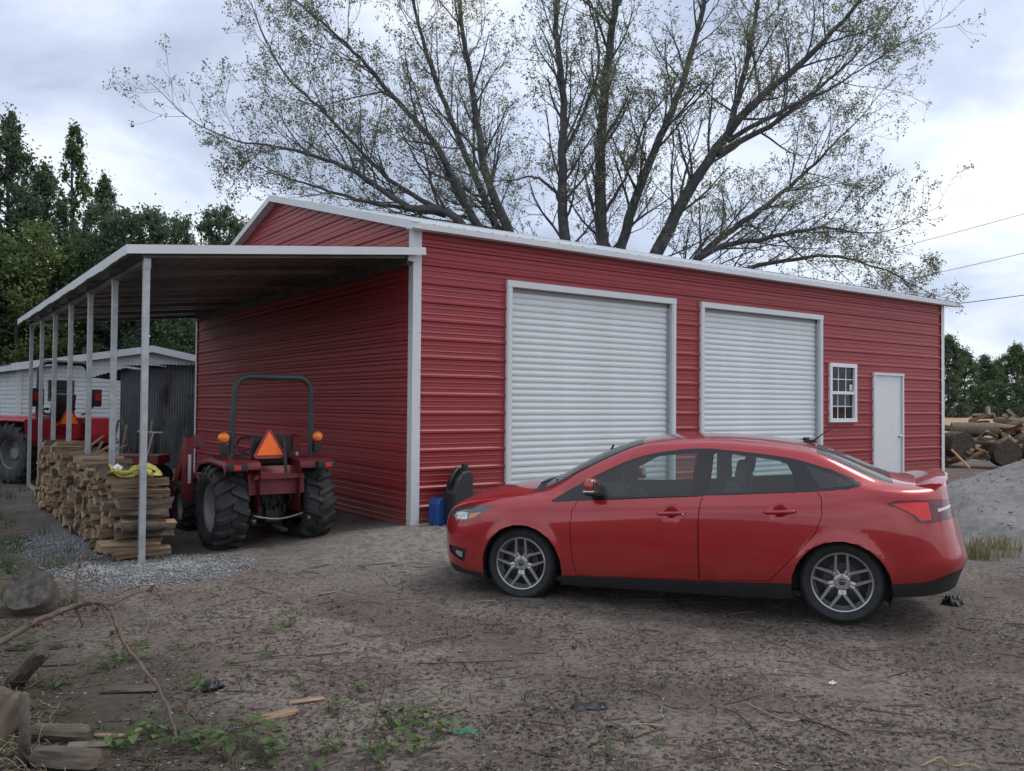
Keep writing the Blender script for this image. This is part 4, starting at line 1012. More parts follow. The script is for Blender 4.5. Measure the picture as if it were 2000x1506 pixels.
# --- near tractor, rear towards the camera
LRw, RRw = gpt(427, 1069), gpt(604, 1043)
mid = (LRw+RRw)/2; ax_dir = LRw-RRw; heading = math.atan2(-ax_dir[0], ax_dir[1])+R(5)
tr = tag(empty('tractor', (mid[0], mid[1], min(LRw[2], RRw[2])-.015), heading), 'small red tractor with roll bar parked under the lean-to against the garage wall', 'tractor')
half = np.hypot(ax_dir[0], ax_dir[1])/2
wy = half-.02
for sg in (1, -1):
    ag_wheel(tr, 0, sg*wy, .475, .37, .27, sg, 17)
    ag_wheel(tr, 1.50, sg*(wy-.03), .335, .26, .18, sg, 15)
mb = MB(); mb.box((.25, 0, .50), (.75, .42, .42), bev=.04); mb.box((-.06, 0, .47), (.20, .34, .30), bev=.03); mb.box((-.17, 0, .56), (.08, .20, .16), bev=.015); mb.box((-.18, 0, .36), (.1, .16, .14), bev=.01); mb.bar((0, -wy+.1, .47), (0, wy-.1, .47), .14, .14, bev=.02); mb.box((.95, 0, .48), (.9, .34, .34), bev=.03)
for k in range(9): mb.box((-.20-.02*rng.random(), -.14+.035*k, .42+.2*rng.random()), (.05, .025, .05+.08*rng.random()), bev=.005)
mb.build('transmission', M['tr_black'], tr)
mb = MB(); mb.box((1.15, 0, .78), (1.05, .46, .36), bev=.06); mb.box((1.70, 0, .74), (.10, .44, .40), bev=.03); mb.build('hood', M['tr_red'], tr, smooth=R(40))
mb = MB(); mb.box((.52, 0, .82), (.10, .50, .40), bev=.03); mb.build('dash', M['tr_black'], tr)
mb = MB(); mb.bar((1.5, -wy+.1, .34), (1.5, wy-.1, .34), .1, .1, bev=.01); mb.build('front_axle', M['tr_black'], tr)
for sg in (1, -1):
    fender(tr, sg, M['tr_red'], .55, .40, wy-.27, .53, .47)
    # tail lamp pod on the rear lip of the fender
    lp = empty('tail_lamp', (-.53, sg*(wy+.0), .945), 0, tr)
    mb = MB(); mb.box((0, 0, 0), (.10, .20, .085), bev=.012); mb.build('housing', M['tr_black'], lp, smooth=R(40))
    mb = MB(); mb.box((-.051, sg*.02, 0), (.006, .075, .05), bev=.002); mb.build('lens', M['red_glass'], lp)
    # amber flasher on a stalk
    fl = empty('flasher_lamp', (-.22, sg*(wy+.03 if sg < 0 else wy+.06), 1.10), 0, tr)
    mb = MB(); mb.tube([(0, 0, -.06), (0, 0, .10)], .014, 6); mb.box((0, 0, .03), (.06, .09, .1), bev=.01); mb.build('bracket', M['tr_black'], fl)
    mb = MB(); mb.lathe([(0, -.055), (.04, -.05), (.058, -.03), (.062, -.02), (.062, .02), (.058, .03), (.04, .05), (0, .055)], 20, 'x', (0, 0, .15)); mb.build('lens', M['amber_glass'], fl, smooth=R(40))
    # three point hitch: lift rod and lower arm
    mb = MB(); mb.bar((-.10, sg*.26, .80), (-.30, sg*.30, .40), .03, .03); mb.bar((.05, sg*.24, .36), (-.48, sg*.31, .34), .05, .02); mb.bar((.0, sg*.2, .80), (-.14, sg*.27, .82), .05, .04); mb.lathe([(.035, -.02), (.035, .02), (.018, .02), (.018, -.02)], 14, 'y', (-.50, sg*.31, .34), closed=True); mb.build('hitch_arm', M['tr_black'], tr)
# deck between fenders with sloped rear
mb = MB(); mb.prism([(-.36, .62), (-.34, .84), (-.26, .93), (.42, .90), (.42, .62)], .64, (0, -.32, 0)); mb.build('rear_deck', M['tr_red'], tr)
mb = MB(); mb.prism([(-.3, 0), (.3, 0), (.26, .05), (-.26, .05)], .12, (0, 0, .80), (0, 1, 0), (0, 0, 1), (-1, 0, 0)); mb.v = [(v[0]-.33, v[1], v[2]) for v in mb.v]; mb.build('rear_panel', M['tr_red'], tr)
st = empty('seat', (-.02, .02, .94), 0, tr)
mb = MB(); mb.box((.06, 0, .05), (.42, .44, .10), bev=.035); mb.build('seat_cushion', M['tr_black'], st, smooth=R(50))
mb = MB(); mb.box((-.17, 0, .19), (.10, .46, .26), Euler((0, -.2, 0)).to_matrix(), .04); mb.build('seat_back', M['tr_black'], st, smooth=R(50))
rops(tr, -.16, .47, .62, 1.93, .16, M['tr_green'], .06, .034)
smv(tr, (-.37, .09, 1.02), .41, .12)
mb = MB(); mb.bar((-.40, -.06, 1.22), (-.42, -.08, .82), .035, .012); mb.tube([(-.40, -.06, 1.22), (-.38, -.07, 1.27), (-.36, -.10, 1.23)], .01, 6); mb.build('strap', M['tr_black'], tr)
swt = empty('steering_wheel', (.34, .04, 1.12), 0, tr); swt.rotation_euler = (0, R(-35), 0)
mb = MB(); mb.tube([(.19*math.cos(2*math.pi*k/24), .19*math.sin(2*math.pi*k/24), 0) for k in range(25)], .014, 8, False); mb.build('wheel_rim', M['tr_black'], swt, smooth=True)
mb = MB(); 
for a in (0, 2.1, 4.2): mb.tube([(0, 0, -.02), (.18*math.cos(a), .18*math.sin(a), 0)], .009, 5)
mb.tube([(0, 0, -.3), (0, 0, .02)], .02, 6); mb.build('spokes', M['tr_black'], swt)
mb = MB(); pts = [(-.42, -.28+.56*k/10, .40-.05*math.sin(math.pi*k/10)) for k in range(11)]; mb.tube(pts, .009, 5); mb.build('chain', mat('chain_steel', (.3, .29, .28), .5, metal=.7), tr)
mb = MB(); mb.box((-.35, 0, .25), (.5, .07, .03)); mb.lathe([(.03, -.008), (.03, .008), (.016, .008), (.016, -.008)], 12, 'z', (-.60, 0, .26), closed=True); mb.build('drawbar', M['tr_black'], tr)
mb = MB(); mb.tube([(.45, wy-.3, .85), (.45, wy-.26, 1.05), (.43, wy-.26, 1.12)], .008, 6); mb.lathe([(0, .02), (.02, .01), (.02, -.01), (0, -.02)], 10, 'z', (.43, wy-.26, 1.13)); mb.build('lever', M['tr_red'], tr)
for k in range(6):
    y_ = -.22+.085*k; mb = MB(); mb.tube([(-.05, y_, .74), (-.22, y_+rng.uniform(-.05, .05), .70-.05*rng.random()), (-.27, y_+rng.uniform(-.08, .08), .55), (-.20, y_+rng.uniform(-.05, .05), .45)], .011, 6); mb.build('hose', M['tr_black'], tr, smooth=True)
# front loader: post, arm and hydraulic ram on each side
for sg in (1, -1):
    yy = sg*(.66)
    lo = empty('loader', (.85, yy, 0), 0, tr)
    mb = MB(); mb.prism([(-.10, .48), (.06, .48), (.08, 1.10), (.02, 1.24), (-.10, 1.22)], .09, (0, -.045, 0)); mb.build('post', M['tr_red'], lo)
    mb = MB(); mb.prism([(-.04, 1.10), (.02, 1.25), (.55, 1.20), (.78, 1.05), (1.25, .42), (1.16, .34), (.66, .92), (.48, 1.06)], .08, (0, -.16*sg-.04, 0)); mb.build('arm', M['tr_red'], lo)
    mb = MB(); mb.tube([(.02, -.1*sg, .70), (.30, -.1*sg, .86)], .028, 8); mb.tube([(.30, -.1*sg, .86), (.60, -.1*sg, 1.02)], .016, 8); mb.build('ram', M['chrome'] if False else M['tr_red'], lo)
    mb = MB(); mb.box((-.104, 0, .85), (.003, .035, .34)); mb.build('decal', mat('white_decal', (.5, .5, .5), .5), lo)
mb = MB(); mb.prism([(1.95, .12), (2.05, .10), (2.5, .10), (2.52, .13), (2.1, .18), (1.98, .62), (1.92, .62)], 1.25, (0, -.625, 0)); mb.build('bucket', M['tr_red'], tr)

# --- far tractor, larger and newer, seen through the posts
fl_, fr_ = np.array([-3.22, 9.95, 0]), np.array([-1.78, 10.75, 0])
midf = (fl_+fr_)/2; axf = fl_-fr_; hdf = math.atan2(-axf[0], axf[1])
tf = tag(empty('tractor', (midf[0], midf[1], ground_z(midf[0], midf[1])-.02), hdf), 'larger bright red tractor behind the far lean-to posts, beside the white house', 'tractor'); tf.scale = (.95, .95, .95)
hf = float(np.hypot(axf[0], axf[1]))/2
for sg in (1, -1):
    ag_wheel(tf, 0, sg*hf, .64, .42, .31, sg, 18, rimm=mat('silver_rim', (.17, .175, .18), .5, metal=.4)); ag_wheel(tf, 1.95, sg*(hf-.02), .45, .32, .24, sg, 16)
    fender(tf, sg, M['tr_red2'], .72, .62, hf-.40, .72, .62, True)
    mb = MB(); mb.prism([(hf-.42, .62), (hf-.28, .62), (hf-.12, 1.30), (hf-.42, 1.34)], .05, (-.42, 0, 0), (0, sg, 0), (0, 0, 1), (1, 0, 0)); mb.build('fender_skirt', M['tr_red2'], tf)
    fl = empty('flasher_lamp', (-.38, sg*(hf-.14), 1.78), 0, tf)
    mb = MB(); mb.box((0, 0, 0), (.12, .26, .38), bev=.02); mb.tube([(0, -sg*.05, -.19), (0, -sg*.2, -.34), (0, -sg*.32, -.36)], .02, 6); mb.build('housing', M['tr_black'], fl, smooth=R(40))
    mb = MB(); mb.box((-.062, sg*.03, .02), (.008, .15, .16), bev=.003); mb.build('lens', mat('red_amber_lens', (.35, .02, .015), .3, coat=.5), fl)
    mb = MB(); mb.lathe([(0, -.02), (.085, -.02), (.10, .0), (.09, .05), (0, .06)], 18, 'x', (-.46, sg*(hf-.36), 1.22)); wl = mb.build('work_lamp', M['tr_black'], tf, smooth=R(40))
    mb = MB(); mb.lathe([(0, -.026), (.075, -.024), (.08, -.018)], 18, 'x', (-.46, sg*(hf-.36), 1.22)); mb.build('lens', M['lamp_clear'], wl)
mb = MB(); mb.box((.3, 0, .70), (1.1, .6, .55), bev=.05); mb.box((-.2, 0, .72), (.3, .46, .5), bev=.04); mb.bar((0, -hf+.1, .62), (0, hf-.1, .62), .2, .2, bev=.03); mb.box((1.3, 0, .62), (1.3, .45, .4), bev=.04)
for k in range(8): mb.box((-.36, -.2+.055*k, .55+.3*rng.random()), (.08, .035, .08+.15*rng.random()), bev=.008)
mb.build('transmission', M['tr_black'], tf)
mb = MB(); mb.box((1.55, 0, 1.10), (1.4, .62, .55), bev=.09); mb.build('hood', M['tr_red2'], tf, smooth=R(40))
mb = MB(); mb.prism([(-.42, .9), (-.38, 1.2), (.5, 1.2), (.5, .9)], .8, (0, -.4, 0)); mb.build('rear_deck', M['tr_red2'], tf)
st = empty('seat', (-.05, 0, 1.28), 0, tf)
mb = MB(); mb.box((.06, 0, .05), (.5, .5, .14), bev=.05); mb.build('seat_cushion', M['tr_black'], st, smooth=R(50))
mb = MB(); mb.box((-.22, 0, .34), (.13, .52, .5), Euler((0, -.15, 0)).to_matrix(), .06); mb.build('seat_back', M['tr_black'], st, smooth=R(50))
for sg in (1, -1):
    mb = MB(); mb.box((-.02, sg*.31, .26), (.3, .07, .06), bev=.02); mb.build('armrest', M['tr_black'], st)
rops(tf, -.30, .60, .9, 2.52, .2, M['tr_black'], .0, .05)
smv(tf, (-.50, .02, 1.18), .56, .05)
for sg in (1, -1):
    yy = sg*.72
    lo = empty('loader', (1.0, yy, 0), 0, tf)
    mb = MB(); mb.prism([(-.10, .6), (.08, .6), (.10, 1.35), (-.10, 1.42)], .1, (0, -.05, 0)); mb.build('post', M['tr_red2'], lo)
    mb = MB(); mb.prism([(-.1, 1.28), (-.06, 1.44), (.8, 1.42), (1.1, 1.25), (1.8, .5), (1.66, .42), (.95, 1.14), (.7, 1.25)], .09, (0, .12*sg-.045, 0)); mb.build('arm', M['tr_red2'], lo)
    mb = MB(); mb.tube([(.1, .12*sg, .85), (.9, .12*sg, 1.15)], .03, 8); mb.build('ram', M['chrome'], lo)
mb = MB(); mb.prism([(2.6, .15), (2.75, .12), (3.2, .12), (3.22, .16), (2.8, .22), (2.66, .8), (2.58, .8)], 1.8, (0, -.9, 0)); mb.build('bucket', M['tr_red2'], tf)

# ------------------------------------------------------------------ stacked split firewood along the posts
M['wood'] = mat('split_wood', (0.15, 0.098, 0.060), 0.85, c2=(0.335, 0.235, 0.148), vscale=5.0, bump=0.6, bscale=25, objvar=0.38, stretch=(0.35, 3.0, 3.0))
M['bark'] = mat('bark', (0.055, 0.042, 0.034), 0.95, c2=(0.11, 0.088, 0.07), vscale=14.0, bump=0.9, bscale=30)
M['wood_grey'] = mat('weathered_wood', (0.17, 0.14, 0.11), 0.9, c2=(0.27, 0.22, 0.165), vscale=6.0, bump=0.6, bscale=25, objvar=0.2, stretch=(0.3, 3.0, 3.0))
def split_log_mesh(seed, L, w, h, wood, nseg=5):
    r_ = random.Random(seed); kind = r_.random(); mb = MB(); n = 4 if kind > .45 else 5 if kind > .2 else 7
    base = []; a0 = r_.random()*6.28; a = 0
    for k in range(n):
        ang = 2*math.pi*(k+r_.uniform(-.3, .3))/n; rad = r_.uniform(.75, 1.3)*(1.15 if n < 6 else 1)
        base.append((math.cos(ang)*w*.5*rad, math.sin(ang)*h*.5*rad))
    bow = r_.uniform(-.012, .012); rows = []
    for i in range(nseg+1):
        u = i/nseg; x = (u-.5)*L; tap = 1+r_.uniform(-.07, .07)
        rows.append([(x+(r_.uniform(-.015, .015) if i in (0, nseg) else 0), y*tap+r_.uniform(-.005, .005), z*tap+bow*math.sin(math.pi*u)+r_.uniform(-.004, .004)) for y, z in base])
    vs = [p for r__ in rows for p in r__]; fs = []; mi = []
    bark_k = {0} if kind < .35 else {0, 1} if kind < .55 else set()
    for i in range(nseg):
        for k in range(n): fs.append((i*n+k, i*n+(k+1) % n, (i+1)*n+(k+1) % n, (i+1)*n+k)); mi.append(1 if k in bark_k else 0)
    fs += [tuple(range(n-1, -1, -1)), tuple(nseg*n+k for k in range(n))]; mi += [0, 0]
    mb.v = vs; mb.f = fs; mb.m = mi
    return mb.mesh('firewood_log', [wood, M['bark']])
logs = [split_log_mesh(100+k, .46*rng.uniform(.9, 1.08), rng.uniform(.085, .15), rng.uniform(.07, .115), M['wood']) for k in range(22)]
PX = -3.03
ys = []; y = .16
while y < 5.95: ys.append(y); y += .118
cnt = 0; rest = MB(); rl = random.Random(5)
def pile_h(y): return .76+.03*math.sin(y*3)+(.14*smooth(1.2, 2.0, y))+.05*math.sin(y*1.7)-(.25*smooth(5.2, 5.9, y))
for ci, y in enumerate(ys):
    z0 = ground_z(PX, y); z = z0+.05; H = pile_h(y)
    row = 0
    while z < z0+H:
        hh = rl.uniform(.078, .112); front = ci == 0
        me = rl.choice(logs); dx = rl.gauss(0, .045)-(.02 if ci else 0)
        rot = Euler((rl.uniform(-1.6, 1.6) if not front else rl.uniform(-.4, .4), rl.uniform(-.07, .07), rl.uniform(-.16, .16)+(math.pi if rl.random() < .5 else 0)))
        loc = Vector((PX+dx, y+rl.uniform(-.02, .02), z+hh/2-.02)); sc = (1.22 if front else rl.uniform(.95, 1.1), rl.uniform(.9, 1.15)*(1.15 if front else 1), rl.uniform(.9, 1.1))
        if cnt < 285:
            o = link('firewood_log', me); o.location = loc; o.rotation_euler = rot; o.scale = sc
            top = z+hh >= z0+H
            if front: tag(o, 'long split log laid crosswise at the near end of the firewood stack', 'firewood', 'split logs at the near end of the stack')
            elif top: tag(o, 'pale split log lying on top of the firewood stack by the posts', 'firewood', 'split logs on top of the stack')
            else: tag(o, 'split log with its cut end showing in the long firewood stack', 'firewood', 'split logs in the stack by the posts')
            cnt += 1
        else:
            Mx = Matrix.Translation(loc) @ rot.to_matrix().to_4x4() @ Matrix.Diagonal((*sc, 1)); b0 = len(rest.v)
            rest.v += [tuple(Mx @ v.co) for v in me.vertices]
            for p in me.polygons: rest.f.append(tuple(b0+i for i in p.vertices)); rest.m.append(p.material_index)
        z += hh
me = bpy.data.meshes.new('firewood_stack'); me.from_pydata(rest.v, [], rest.f); me.materials.append(M['wood']); me.materials.append(M['bark']); me.polygons.foreach_set('material_index', rest.m); me.update()
tag(link('firewood_stack', me), 'far end of the split firewood stack between the galvanised posts', 'firewood', kind='stuff')
# bark-covered round log in the near end face
mb = MB(); mb.tube([(-.21, 0, 0), (-.1, .004, .003), (.1, -.003, 0), (.2, 0, -.002)], [.05, .053, .052, .048], 10)
o = mb.build('firewood_log', M['bark'], smooth=R(50)); o.location = (PX+.02, .085, ground_z(PX, .1)+.36); tag(o, 'dark round log with bark near the foot of the stack end', 'firewood')
# loose sticks on the stack
for k, (yy, a, ln) in enumerate(((2.9, .5, .5), (3.3, 1.1, .45), (3.8, .8, .6), (2.4, -.4, .35))):
    mb = MB(); mb.bar((-ln/2, 0, 0), (ln/2, .02, .03), .035, .02); o = mb.build('kindling_stick', M['wood']); o.location = (PX+.15, yy, ground_z(PX, yy)+pile_h(yy)+.09); o.rotation_euler = (0, -.35, a)
    tag(o, 'thin split stick lying loose on top of the firewood stack', 'firewood', 'loose sticks on the stack')
# crumpled yellow webbing strap on the near end of the stack
M['strap'] = mat('yellow_webbing', (0.50, 0.44, 0.10), 0.8, var=0.2, vscale=6, bump=0.3)
sr = random.Random(11); ctr = []
zt = ground_z(PX, .2)+pile_h(.2)+.03
for k in range(46):
    u = k/45; a = u*15
    ctr.append(Vector((PX-.10+.30*math.sin(a*.83)*(.4+.6*u)+.10*u, .22+.17*math.cos(a*1.1)+.08*math.sin(a*2.1), zt+.03+.10*abs(math.sin(a*1.3))*abs(math.sin(a*.7+.5))+.02*u)))
for _ in range(2): ctr = [ctr[0]]+[(ctr[i-1]+ctr[i]*2+ctr[i+1])/4 for i in range(1, len(ctr)-1)]+[ctr[-1]]
fine = []
for i in range(len(ctr)-1):
    for k in range(3): fine.append(ctr[i].lerp(ctr[i+1], k/3))
vs = []; fs = []; wv = .034
for i, p in enumerate(fine):
    d = (fine[min(i+1, len(fine)-1)]-fine[max(i-1, 0)]).normalized(); tw = .9*math.sin(i*.21)
    s_ = d.cross(Vector((0, 0, 1))).normalized(); n_ = s_.cross(d); s_ = s_*math.cos(tw)+n_*math.sin(tw)
    vs += [p-s_*wv, p+s_*wv]
for i in range(len(fine)-1): fs.append((2*i, 2*i+1, 2*i+3, 2*i+2))
mb = MB(); mb.add(vs, fs); o = mb.build('tow_strap', M['strap'], smooth=True); md = o.modifiers.new('t', 'SOLIDIFY'); md.thickness = .004
tag(o, 'crumpled yellow webbing strap lying on the firewood stack', 'strap')
mb = MB(); mb.tube([fine[60]+Vector((-.03, 0, .0)), fine[60]+Vector((.0, 0, .03)), fine[60]+Vector((.03, 0, .0))], .03, 8); mb.build('white_end', M['white_paint'], o)

# ------------------------------------------------------------------ jugs by the front wall
jr = empty('fuel_jug', (.50, -.24, ground_z(.50, -.24)), R(20)); tag(jr, 'black plastic jug standing by the red wall behind the car nose', 'jug')
mb = MB()
prof = [(-.17, 0), (-.17, .40), (-.10, .56), (.02, .66), (.17, .66), (.22, .60), (.22, 0)]
mb.prism(prof, .17, (0, -.085, 0)); o = mb.build('body', M['black_plastic'], jr)
md = o.modifiers.new('b', 'BEVEL'); md.width = .03; md.segments = 3; md.limit_method = 'ANGLE'
mb = MB(); mb.tube([(-.155, 0, .46), (-.12, 0, .60), (-.02, 0, .69), (.04, 0, .68)], [.025, .028, .028, .022], 8); mb.build('handle', M['black_plastic'], jr, smooth=True)
mb = MB(); mb.lathe([(0, .74), (.04, .74), (.045, .72), (.045, .655), (.0, .655)], 16, 'z', (.14, 0, 0)); mb.build('cap', M['black_plastic'], jr, smooth=R(40))
mb = MB(); mb.box((.0, -.088, .64), (.03, .004, .02)); mb.build('label_tab', mat('dull_red', (.3, .1, .09), .6), jr)
jb = empty('water_jug', (.27, -.17, ground_z(.27, -.17)), R(15)); tag(jb, 'small blue plastic jug tucked behind the black jug at the wall', 'jug')
M['blue'] = mat('blue_plastic', (0.012, 0.06, 0.24), 0.4)
mb = MB(); mb.prism([(-.09, 0), (-.09, .26), (-.05, .33), (.05, .33), (.09, .26), (.09, 0)], .16, (0, -.08, 0)); o = mb.build('body', M['blue'], jb); md = o.modifiers.new('b', 'BEVEL'); md.width = .02; md.segments = 2
mb = MB(); mb.lathe([(0, .38), (.03, .38), (.03, .32), (0, .32)], 14, 'z'); mb.build('cap', M['black_plastic'], jb)
# ------------------------------------------------------------------ white house and rusty shed behind the lean-to
M['vinyl_siding'] = mat('white_vinyl_siding', (0.50, 0.52, 0.55), 0.6, var=0.08, vscale=1.5)
M['shingle'] = mat('dark_shingles', (0.05, 0.05, 0.055), 0.9, var=0.3, vscale=20)
M['dark_glass'] = mat('dark_window_glass', (0.03, 0.036, 0.045), 0.12, spec=0.8)
A = Vector(at(39, 712, 22)); zg = ground_z(A.x, A.y)
er = Vector((RT[0], RT[1], 0)).normalized(); eb = Vector((-er.y, er.x, 0))
e1 = er*math.cos(R(40))+eb*math.sin(R(40)); e2 = Vector((-e1.y, e1.x, 0))
hz = A.z-zg; HWD = 6.43
house = tag(empty('white_house', (A.x, A.y, zg)), 'low white vinyl-sided house behind the lean-to posts', 'house')
peak_u = 3.215; peak_z = hz+.55; right_z = hz
def hp(u, b, z): return e1*u+e2*b+Vector((0, 0, z))
out1 = -eb
def board(u0, u1, z0, z1, org, du, dn, top=None):
    mb = MB(); d0, d1 = .022, .004
    a = org+du*u0; b = org+du*u1
    ua, ub = (u0, u1) if top is None else top
    at_ = org+du*ua; bt_ = org+du*ub
    mb.add([a+Vector((0, 0, z0))+dn*d0, b+Vector((0, 0, z0))+dn*d0, bt_+Vector((0, 0, z1))+dn*d1, at_+Vector((0, 0, z1))+dn*d1, a+Vector((0, 0, z0)), b+Vector((0, 0, z0))], [(0, 1, 2, 3), (0, 4, 5, 1)])
    return mb.build('siding_board', M['vinyl_siding'], house)
bh = .118; z = 0.0; dn1 = Vector((e1.y, -e1.x, 0)); dn2 = Vector((-e2.y, e2.x, 0))
win = (.66, 1.28, hz-.93, hz-.38)
def topz(u): return hz+(peak_z-hz)*u/peak_u if u < peak_u else peak_z+(right_z-peak_z)*(u-peak_u)/(HWD-peak_u)
while z < peak_z-.05:
    z1 = min(z+bh, peak_z)
    def lim(zz):
        lo = 0 if zz <= hz else (zz-hz)/(peak_z-hz)*peak_u
        hi = HWD if zz <= right_z else peak_u+(peak_z-zz)/(peak_z-right_z)*(HWD-peak_u)
        return lo, hi
    l0 = lim(z); l1 = lim(z1)
    if win[2] < z+bh/2 < win[3]:
        board(0, win[0], z, z1, Vector(), e1, dn1); board(win[1], HWD, z, z1, Vector(), e1, dn1)
    else: board(l0[0], l0[1], z, z1, Vector(), e1, dn1, l1)
    if z1 <= hz+.01: board(0, 9.0, z, z1, Vector(), e2, dn2)
    z = z1
mb = MB(); mb.box(tuple(e1*0.0+Vector((0, 0, hz/2))+dn1*.015+dn2*.015), (.1, .1, hz), Matrix((e1, Vector((-e1.y, e1.x, 0)), Vector((0, 0, 1)))).transposed()); mb.build('corner_board', M['vinyl_siding'], house)
mb = MB(); 
for p in (hp(0, 0, 0),): pass
ov_ = .28
rf = [(-.25, hz-.03), (peak_u, peak_z+.05), (HWD+.25, right_z-.03)]
f0 = dn1*ov_
vs = [e1*u+Vector((0, 0, z))+f0 for u, z in rf]+[e1*u+Vector((0, 0, z))+e2*9.0 for u, z in rf]
vs += [v+Vector((0, 0, .05)) for v in vs]
mb.add(vs, [(0, 1, 4, 3), (1, 2, 5, 4), (6, 9, 10, 7), (7, 10, 11, 8), (0, 3, 9, 6), (2, 8, 11, 5)]); roof_h = mb.build('roof', M['shingle'], house)
for (p, q_) in ((0, 1), (1, 2)):
    mb = MB(); a = vs[p]; b = vs[q_]; h_ = Vector((0, 0, .17))
    mb.add([a-h_*.85+dn1*.01, b-h_*.85+dn1*.01, b+h_*.25+dn1*.01, a+h_*.25+dn1*.01, a-h_*.85-dn1*.02, b-h_*.85-dn1*.02], [(0, 1, 2, 3), (0, 4, 5, 1)]); mb.build('rake_board', M['vinyl_siding'], house)
    mb = MB(); mb.add([a-h_*.85, b-h_*.85, b-h_*.85-f0, a-h_*.85-f0], [(0, 1, 2, 3)]); mb.build('soffit', M['vinyl_siding'], house)
mb = MB(); a = vs[0]; b = vs[3]; mb.add([a-Vector((0, 0, .14)), b-Vector((0, 0, .14)), b+Vector((0, 0, .04)), a+Vector((0, 0, .04))], [(0, 1, 2, 3)]); mb.build('eave_board', M['vinyl_siding'], house)
hw_ = empty('window', tuple(e1*win[0]), 0, house); hw_.rotation_euler = (0, 0, math.atan2(e1.y, e1.x))
wl, wz = win[1]-win[0], win[3]-win[2]
for (x0, x1, z0, z1) in ((0, wl, 0, .04), (0, wl, wz-.04, wz), (0, .04, .04, wz-.04), (wl-.04, wl, .04, wz-.04), (.04, wl-.04, wz/2-.02, wz/2+.02), (wl/2-.015, wl/2+.015, .04, wz/2-.02)):
    mb = MB(); mb.box(((x0+x1)/2, -.015, win[2]+(z0+z1)/2), (x1-x0, .05, z1-z0)); mb.build('frame', M['shingle'], hw_)
for j in range(2):
    mb = MB(); mb.box((wl/2, 0, win[2]+.04+(wz/2-.02)*(j+.5)), (wl-.08, .01, wz/2-.06)); mb.build('pane', M['dark_glass'], hw_)
mb = MB(); mb.tube([tuple(e1*1.9+e2*1.5+Vector((0, 0, hz+.1))), tuple(e1*1.9+e2*1.5+Vector((0, 0, hz+.62)))], .07, 10); mb.build('vent_pipe', M['shingle'], roof_h)

M['rusty'] = mat('rusty_corrugated', (0.12, 0.138, 0.15), 0.7, metal=0.2, var=0.25, vscale=2.0, dirt=(0.055, 0.028, 0.018), dirt_scale=1.4, dirt_lo=0.52, dirt_hi=0.66, stretch=(1.5, 1.5, 0.6))
SA = Vector(at(236, 716, 19.5)); sgz = ground_z(SA.x, SA.y); SB = Vector(at(410, 704, 19.5))
shed = tag(empty('metal_shed', (SA.x, SA.y, sgz)), 'old rusty corrugated metal shed next to the white house', 'shed')
es = Vector((SB.x-SA.x, SB.y-SA.y, 0)); SLn = es.length+1.6; es.normalize(); esb = Vector((-es.y, es.x, 0)); hA = SA.z-sgz; hB = SB.z-sgz+.0
def corr(p0, du, up0, up1, w, n=10, amp=.012, dn=None):
    vs = []; fs = []; N_ = n*4
    for k in range(N_+1):
        u = w*k/N_; o = dn*(amp*math.sin(2*math.pi*k/4))
        vs += [p0+du*u+up0+o, p0+du*u+up1+o]
    for k in range(N_): fs.append((2*k, 2*k+2, 2*k+3, 2*k+1))
    return vs, fs
npn = 7; pwn = SLn/npn
for k in range(npn):
    mb = MB(); zt = hA+(hB-hA)*min(1, k/4)-.06-.02*(k % 2)
    mb.add(*corr(es*(k*pwn), es, Vector((0, 0, -.05)), Vector((0, 0, zt)), pwn+.02, 9, .012, -esb)); o = mb.build('wall_sheet', M['rusty'], shed); o.location = -esb*.006*(k % 2)
for k in range(4):
    mb = MB(); mb.add(*corr(esb*(k*.8), esb, Vector((0, 0, -.05)), Vector((0, 0, hA-.08)), .82, 9, .012, -es)); mb.build('wall_sheet', M['rusty'], shed)
for k in range(7):
    mb = MB(); u0 = -.55+k*.72; zz0 = (hA-.24 if k == 0 else hA+.0+.022*k)
    d_ = Vector((0, 0, .012*k)); dro = -.10 if k == 0 else 0
    vs, fs = corr(es*u0-esb*(.22+.03*(k % 2)), es, Vector((0, 0, zz0)), esb*3.5+Vector((0, 0, zz0-.1)), .75, 9, .014, Vector((0, 0, 1)))
    if k == 0: vs = [v+Vector((0, 0, .30*(v-es*u0).dot(es)-.02)) for v in vs]
    mb.add(vs, fs); mb.build('roof_sheet', M['rusty'], shed)
# tools leaning against the shed
for k, (ua, va, ub, vb, Z) in enumerate(((232, 820, 205, 905, 18.0), (247, 830, 228, 900, 18.2), (236, 815, 262, 900, 18.5), (297, 822, 287, 870, 18.4), (300, 860, 288, 885, 18.4))):
    P, Q = at(ua, va, Z), at(ub, vb, Z-.5); Q[2] = ground_z(Q[0], Q[1]); mb = MB(); mb.tube([Q, (P+Q)/2, P], .022, 6); o = mb.build('tool_handle', M['wood_grey'] if k % 2 else M['bark']); tag(o, ['long tool handle leaning on the shed behind the second post', 'pale wooden handle leaning beside the shed wall', 'dark handle leaning against the middle of the shed', 'thin dark rod leaning on the shed beside the near post', 'short dark rod leaning on the shed beside the near post'][k], 'tool')
